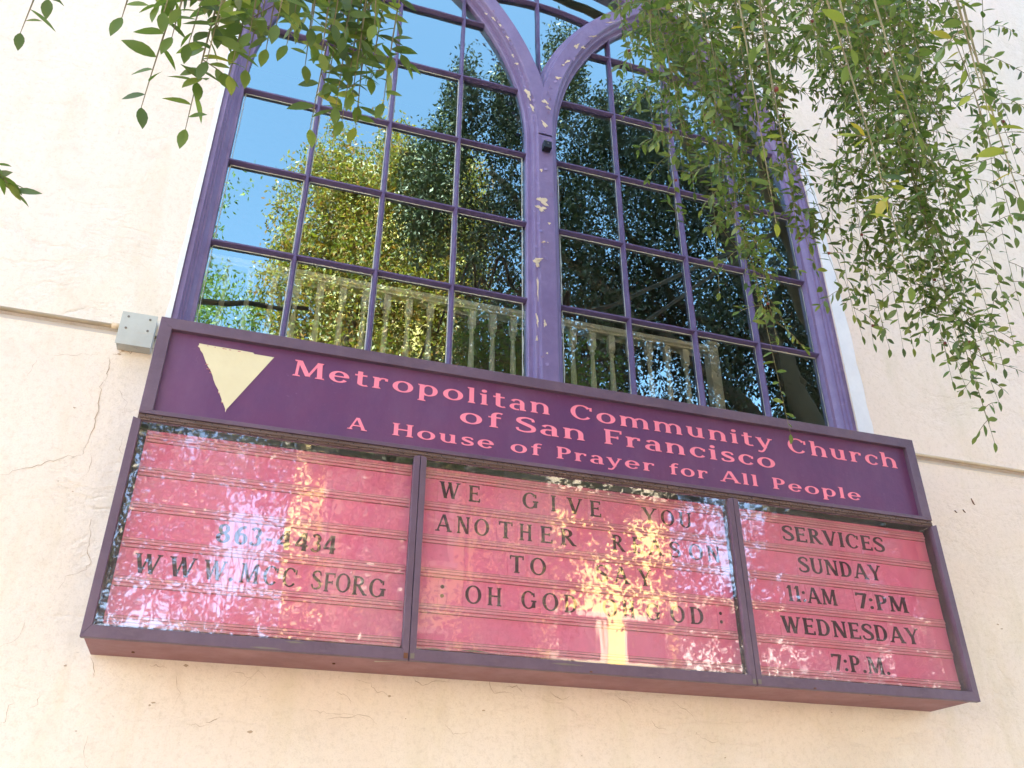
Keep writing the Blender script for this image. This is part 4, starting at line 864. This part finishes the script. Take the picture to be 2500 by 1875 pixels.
tips = [(1560, 235, 2.7), (1592, 150, 2.7), (1585, 60, 2.8), (1600, 330, 2.8), (1632, 425, 2.7), (1668, 420, 2.9), (1652, 560, 2.8), (1695, 470, 2.9), (1720, 300, 2.6), (1756, 715, 2.8), (1800, 600, 2.7), (1822, 690, 2.8), (1850, 700, 2.8), (1875, 760, 2.75), (1930, 1060, 2.55), (1895, 820, 2.7),
        (1950, 600, 2.9), (1985, 640, 2.9), (2020, 745, 2.8), (2084, 768, 2.8), (2052, 700, 2.85), (2132, 838, 2.85), (2172, 852, 2.8), (2105, 820, 2.9), (2230, 850, 2.9), (2275, 862, 2.8), (2255, 800, 2.9), (2205, 850, 2.8), (2300, 790, 2.9), (2340, 850, 2.85), (2325, 930, 2.8), (2360, 950, 2.85), (2385, 930, 2.8), (2428, 1080, 2.75), (2405, 1010, 2.8), (2438, 980, 2.8), (2452, 900, 2.7), (2475, 840, 2.7), (2495, 760, 2.8), (2415, 860, 2.9), (2372, 800, 2.9), (2310, 860, 2.95), (2280, 700, 2.9), (2350, 720, 2.8), (2160, 760, 2.9), (2120, 700, 2.9)]
def bound(u):
    K = [(1560, 120), (1640, 420), (1720, 520), (1800, 600), (1900, 560), (1960, 420), (2010, 240), (2060, 300), (2110, 560), (2200, 640), (2300, 700), (2420, 760), (2500, 620)]
    for (a, va), (c, vc) in zip(K, K[1:]):
        if a <= u <= c: return va + (vc - va) * (u - a) / (c - a)
    return 100
for k in range(44):
    u = rd.uniform(1580, 2520) if k % 3 else rd.uniform(1640, 2250); v = bound(min(2499, u)) * rd.uniform(.25, 1.0); tips.append((u, v, rd.uniform(2.3, 3.25)))
tops = []
for (u, v, d) in tips:
    p = px(u, v, d)
    if p.y > -.38: p = pxy(u, v, -rd.uniform(.40, .6))
    # length up to just past the top of the frame
    ln = .3
    while ln < 3.2:
        a, c, z = proj((p.x, p.y, p.z + ln))
        if c < -90: break
        ln += .08
    long_ = v > 700
    tops.append(p + Vector((0, 0, ln + .3))); S.strand(p, ln, .039, rd, topz=-9, twigs=.30 if long_ else .40, sp=.85, rad=.0016, tw=(.06, .24))
for k in range(4):                                       # thin boughs that carry the hanging strands, just above the view
    tt = sorted([q for i, q in enumerate(tops) if int((q.y + 2.2) / .55) == k or (k == 0 and q.y < -2.2) or (k == 3 and q.y > 0)], key=lambda q: q.x)
    if len(tt) > 3:
        sm = [Vector((sum(q.x for q in tt[max(0, i - 2):i + 3]) / len(tt[max(0, i - 2):i + 3]), sum(q.y for q in tt[max(0, i - 2):i + 3]) / len(tt[max(0, i - 2):i + 3]), max(q.z for q in tt[max(0, i - 2):i + 3]) + .05)) for i in range(0, len(tt), 2)]
        b = MB(); b.tube(sm + [sm[-1] + Vector((.5, -.3, .4)), Vector((5.2, -2.6, 5.3))], [.006 + .012 * i / (len(sm) + 1) for i in range(len(sm) + 2)], 6); b.build('limb', 'bark', rt, smooth=True)
# a few near sprays with larger looking leaves
NR = Strands(); 
for (u, v, d) in [(2225, 700, 1.30), (1895, 545, 1.45), (1925, 420, 1.5), (2490, 480, 1.25), (2415, 275, 1.3), (2080, 120, 1.2), (2240, 330, 1.35)]:
    p = px(u, v, d); ln = .1
    while ln < 2:
        a, c, z = proj((p.x, p.y, p.z + ln))
        if c < -90: break
        ln += .04
    NR.strand(p, ln, .033, rd, topz=2.2 + .0 * u, twigs=.10, sp=1.15, rad=.0021, sway=.02, tw=(.03, .07))
rest = place_leaves(NR.leaves, rt, 90, .25, random.Random(4)); rest += place_leaves(S.leaves, rt, 205, .03, random.Random(5))
mesh_leaves('foliage', rest, 'leaf', rt)
for (pts, rad) in [q for q in S.stems + NR.stems if len(q[0]) > 22][:150]:
    b = MB(); b.tube(pts, rad, 4, cap=False); b.build('branch', 'twig', rt, fix=False)
b = MB()
for (pts, rad) in [q for q in S.stems + NR.stems if len(q[0]) <= 22]: b.tube(pts, rad, 3, cap=False)
tag(b.build('twig', 'twig', rt, fix=False), kind='stuff')
b = MB()
for p in S.berries + NR.berries: b.lathe(p.x, p.y, [(.0003, p.z - .005), (.004, p.z - .003), (.0045, p.z), (.003, p.z + .004), (.0003, p.z + .005)], 6)
if b.v: tag(b.build('seed_capsule', 'berry', rt, fix=False), kind='stuff')
crown('crown', rt, [(3.0, -6.0, 8.9, .55, .7, 1.6), (4.1, -6.0, 9.8, .5, .7, 1.5), (2.35, -6.0, 8.6, .45, .6, 1.5), (3.9, -5.8, 6.9, 1.5, 1.3, 1.7), (5.2, -5.8, 8.5, 1.6, 1.3, 2.0), (6.6, -5.4, 7.6, 2.0, 1.4, 2.2), (8.4, -5.2, 6.6, 1.8, 1.3, 2.0), (5.6, -5.2, 5.6, 2.2, 1.2, 1.5), (3.4, -5.2, 5.2, 1.2, .9, 1.2), (9.2, -5.2, 8.6, 1.2, 1.2, 1.3)], 'leafshade', 21, 215000, .08, (.5, 1.6), clump=(1.1, -.06))
crown('crown', rt, [(2.55, -6.0, 10.0, .28, .4, 1.1), (3.3, -6.0, 10.4, .30, .4, 1.2), (4.25, -6.0, 11.3, .33, .4, 1.2), (2.1, -6.0, 8.4, .35, .4, 1.1), (5.3, -5.9, 10.2, .7, .5, .9)], 'leafshade', 25, 26000, .08, (.4, 1.2))
def skirt(q):
    x, y, z = q; h = noise.noise(Vector((x * 2.0, 3.1, z * .7))) + .5 * noise.noise(Vector((x * 5, 8.1, z * 1.6))) + (.35 if z < 2.3 else 0)
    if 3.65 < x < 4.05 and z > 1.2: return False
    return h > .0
crown('low_foliage', rt, [(2.6, -5.0, 3.0, 1.3, .6, 1.8), (5.4, -5.0, 2.9, 1.4, .6, 2.0), (7.9, -5.0, 2.8, 2.2, .6, 2.2)], 'leafshade', 22, 120000, .07, (.2, .6), skirt)

# ------------------------------------------------------------------ near tree on the left
lt = empty('weeping_tree', (-3.6, -4.2, GZ), 'weeping street tree whose larger leaves hang into the top left of the view', 'tree')
limb(lt, [(-3.6, -4.2, GZ), (-3.5, -4.2, 1.2), (-3.3, -4.3, 3.4), (-3.0, -4.8, 6.4)], .22, .06, 'trunk', .08, 11)
limb(lt, [(-3.4, -4.2, 1.6), (-2.2, -3.4, 2.8), (-.6, -2.6, 3.2), (.6, -2.3, 3.1)], .07, .015, 'limb', .06, 12)
limb(lt, [(-3.3, -4.3, 3.0), (-1.9, -4.9, 5.0), (-.8, -5.2, 6.4)], .08, .02, 'limb', .1, 13)
limb(lt, [(-3.2, -4.4, 4.2), (-4.6, -4.9, 6.0)], .08, .03, 'limb', .1, 14)
S2 = Strands(); rd = random.Random(23)
lt_tips = [(453, 315, 1.25), (345, 262, 1.22), (298, 42, 1.2), (757, 315, 1.3), (868, 312, 1.35), (936, 252, 1.35), (905, 190, 1.4), (820, 262, 1.3), (800, 200, 1.35), (600, 170, 1.3), (560, 185, 1.28), (650, 120, 1.3), (505, 150, 1.2), (50, 80, 1.5), (420, 90, 1.25), (460, 110, 1.3), (880, 120, 1.4), (840, 90, 1.35), (700, 110, 1.3), (745, 160, 1.35), (610, 80, 1.25), (530, 70, 1.25), (480, 200, 1.28), (915, 60, 1.3), (860, 230, 1.32), (835, 295, 1.3), (785, 130, 1.25), (675, 60, 1.2), (580, 120, 1.35), (400, 30, 1.2), (720, 30, 1.25), (640, 40, 1.3), (440, 20, 1.25), (815, 60, 1.3), (760, 70, 1.3), (875, 260, 1.38)]
for (u, v, du, dv) in [(-45, 380, 50, 40), (-40, 345, 45, 75), (-50, 420, 40, 10)]:
    a = px(u, v, 1.4); c = px(u + du, v + dv, 1.4); S2.twig(a, c - a, .045, .034, rd)
for (u, v, d) in lt_tips:
    p = px(u, v, d); ln = .06
    while ln < 1.5:
        a, c, z = proj((p.x, p.y, p.z + ln))
        if c < -60 or a < -120: break
        ln += .03
    S2.strand(p, ln, .040, rd, topz=min(3.2, p.z + ln + .5), twigs=.16, sp=.55, rad=.0016, sway=.02, tw=(.03, .09))
rest = place_leaves(S2.leaves, lt, 296, .015, random.Random(6)); mesh_leaves('foliage', rest, 'leaf', lt)
for (pts, rad) in [q for q in S2.stems if max(q[1]) > .001][:80]:
    b = MB(); b.tube(pts, rad, 5, cap=False); b.build('branch', 'twig', lt, fix=False)
b = MB()
for (pts, rad) in [q for q in S2.stems if max(q[1]) <= .001]: b.tube(pts, rad, 3, cap=False)
tag(b.build('twig', 'twig', lt, fix=False), kind='stuff')
crown('crown', lt, [(-.32, -5.2, 6.1, .22, .3, .9), (-.45, -5.2, 4.6, .35, .3, .9), (-1.5, -5.2, 5.6, .8, .6, 1.2), (-3.4, -4.8, 6.5, 1.6, 1.1, 1.5), (-.2, -5.2, 4.2, .9, .4, .5)], 'leaf', 31, 16000, .065, (.3, .9))
def skirt2(q): return noise.noise(Vector((q[0] * 2.0 + 9, 1.1, q[2] * .7))) + .5 * noise.noise(Vector((q[0] * 5, 5.1, q[2] * 1.6))) + (.3 if q[2] < 1.8 else 0) > -.12
crown('low_foliage', lt, [(-1.3, -5.0, 2.6, 1.5, .5, 1.6), (.9, -5.0, 2.2, 1.1, .5, 1.8)], 'leafshade', 32, 75000, .065, (.2, .6), skirt2)

# ------------------------------------------------------------------ across the street (seen mirrored in the panes)
gt = empty('street_tree', (1.9, -9.9, GZ), 'tall sunlit golden green tree across the street, mirrored in the left window panes', 'tree')
limb(gt, [(1.9, -9.9, GZ), (1.8, -9.9, 3), (1.6, -9.8, 7), (1.5, -9.8, 11)], .3, .08, 'trunk', .1, 41)
for k, (x, z0, z1) in enumerate([(3.4, 4, 7.5), (.2, 5, 8.5), (3.0, 7, 10), (.4, 8, 11), (2.6, 3.4, 6)]): limb(gt, [(1.7, -9.85, z0), ((1.7 + x) / 2, -9.7, (z0 + z1) / 2 + .3), (x, -9.5, z1)], .10, .03, 'limb', .12, 42 + k)
crown('crown', gt, [(1.9, -9.8, 12.2, .9, .8, 1.0), (3.4, -9.8, 11.6, .9, .8, 1.2), (1.0, -9.8, 12.0, .55, .6, 1.0), (.9, -9.8, 10.6, 1.0, .9, 1.3), (2.1, -9.7, 10.9, 1.3, 1.0, 1.3), (1.8, -9.8, 9.0, 1.9, 1.1, 1.5), (3.2, -9.7, 9.6, 1.0, .9, 1.5), (1.8, -9.8, 7.2, 1.6, 1.0, 1.3), (3.2, -9.7, 7.2, 1.0, .9, 1.2)], 'leafgold', 51, 120000, .10, (.5, 1.5), clump=(1.2, -.20))
st3 = empty('street_tree', (-1.6, -10.2, GZ), 'smaller green tree across the street, mirrored low in the left window panes', 'tree')
limb(st3, [(-1.6, -10.2, GZ), (-1.5, -10.2, 3), (-1.2, -10.1, 7)], .18, .05, 'trunk', .1, 61)
crown('crown', st3, [(-1.3, -10.2, 7.6, 1.0, .8, 1.5), (-.6, -10.1, 8.2, .9, .8, 1.0), (-2.2, -10.2, 6.4, 1.0, .8, 1.4)], 'leaf', 62, 11000, .09, (.4, 1.0))
st4 = empty('street_tree', (11.5, -9.9, GZ), 'dark leafy tree across the street, mirrored in the right letter board', 'tree')
limb(st4, [(11.5, -9.9, GZ), (11.4, -9.9, 3), (11.2, -9.8, 7)], .2, .06, 'trunk', .1, 63)
crown('crown', st4, [(11.0, -9.9, 6.0, 1.8, 1.2, 2.0), (12.8, -9.9, 5.2, 1.4, 1.0, 1.6), (9.6, -9.8, 4.6, 1.1, .9, 1.3)], 'leafshade', 64, 30000, .11, (.5, 1.3))
def building(x0, x1, zt, y, m, label, nx, nz, seed):
    e = empty('house', ((x0 + x1) / 2, y - 3, GZ), label, 'building')
    b = MB(); b.box(x0, x1, y - 8, y, GZ, zt); b.build('wall', m, e)
    b = MB(); b.box(x0 - .15, x1 + .15, y - 8.15, y + .25, zt + .001, zt + .28); b.build('cornice', 'trim', e)
    for j in range(nz):
        for i in range(nx):
            cx = x0 + (i + .5) * (x1 - x0) / nx; cz = GZ + 1.8 + j * (zt - GZ - 1.6) / nz
            if cz + .8 > zt - .4: continue
            f = MB(); f.box(cx - .50, cx - .42, y + .002, y + .07, cz - .8, cz + .8); f.box(cx + .42, cx + .50, y + .002, y + .07, cz - .8, cz + .8); f.box(cx - .55, cx + .55, y + .002, y + .10, cz + .801, cz + .9); f.box(cx - .55, cx + .55, y + .002, y + .12, cz - .9, cz - .801); f.box(cx - .42, cx + .42, y + .002, y + .05, cz - .03, cz + .03)
            w = f.build('window', 'trim', e); g = MB(); g.box(cx - .419, cx + .419, y + .002, y + .02, cz - .8, cz + .8); g.build('window_pane', 'pane', w)
    return e
building(1.5, 4.3, 13.8, -12.6, 'facade', 'tall cream yellow building across the street behind the golden tree, seen only mirrored', 2, 5, 1)
building(4.45, 8.6, 6.2, -12.6, 'facade', 'lower cream yellow building across the street beside the tall one, seen only mirrored', 3, 2, 4)
building(-14, -3.4, 3.6, -12.9, 'facade2', 'low pale house across the street left of the cream building, seen only mirrored', 4, 2, 2)
building(8.65, 20, 4.2, -13.0, 'facade2', 'low pale house across the street right of the cream building, seen only mirrored', 4, 1, 3)
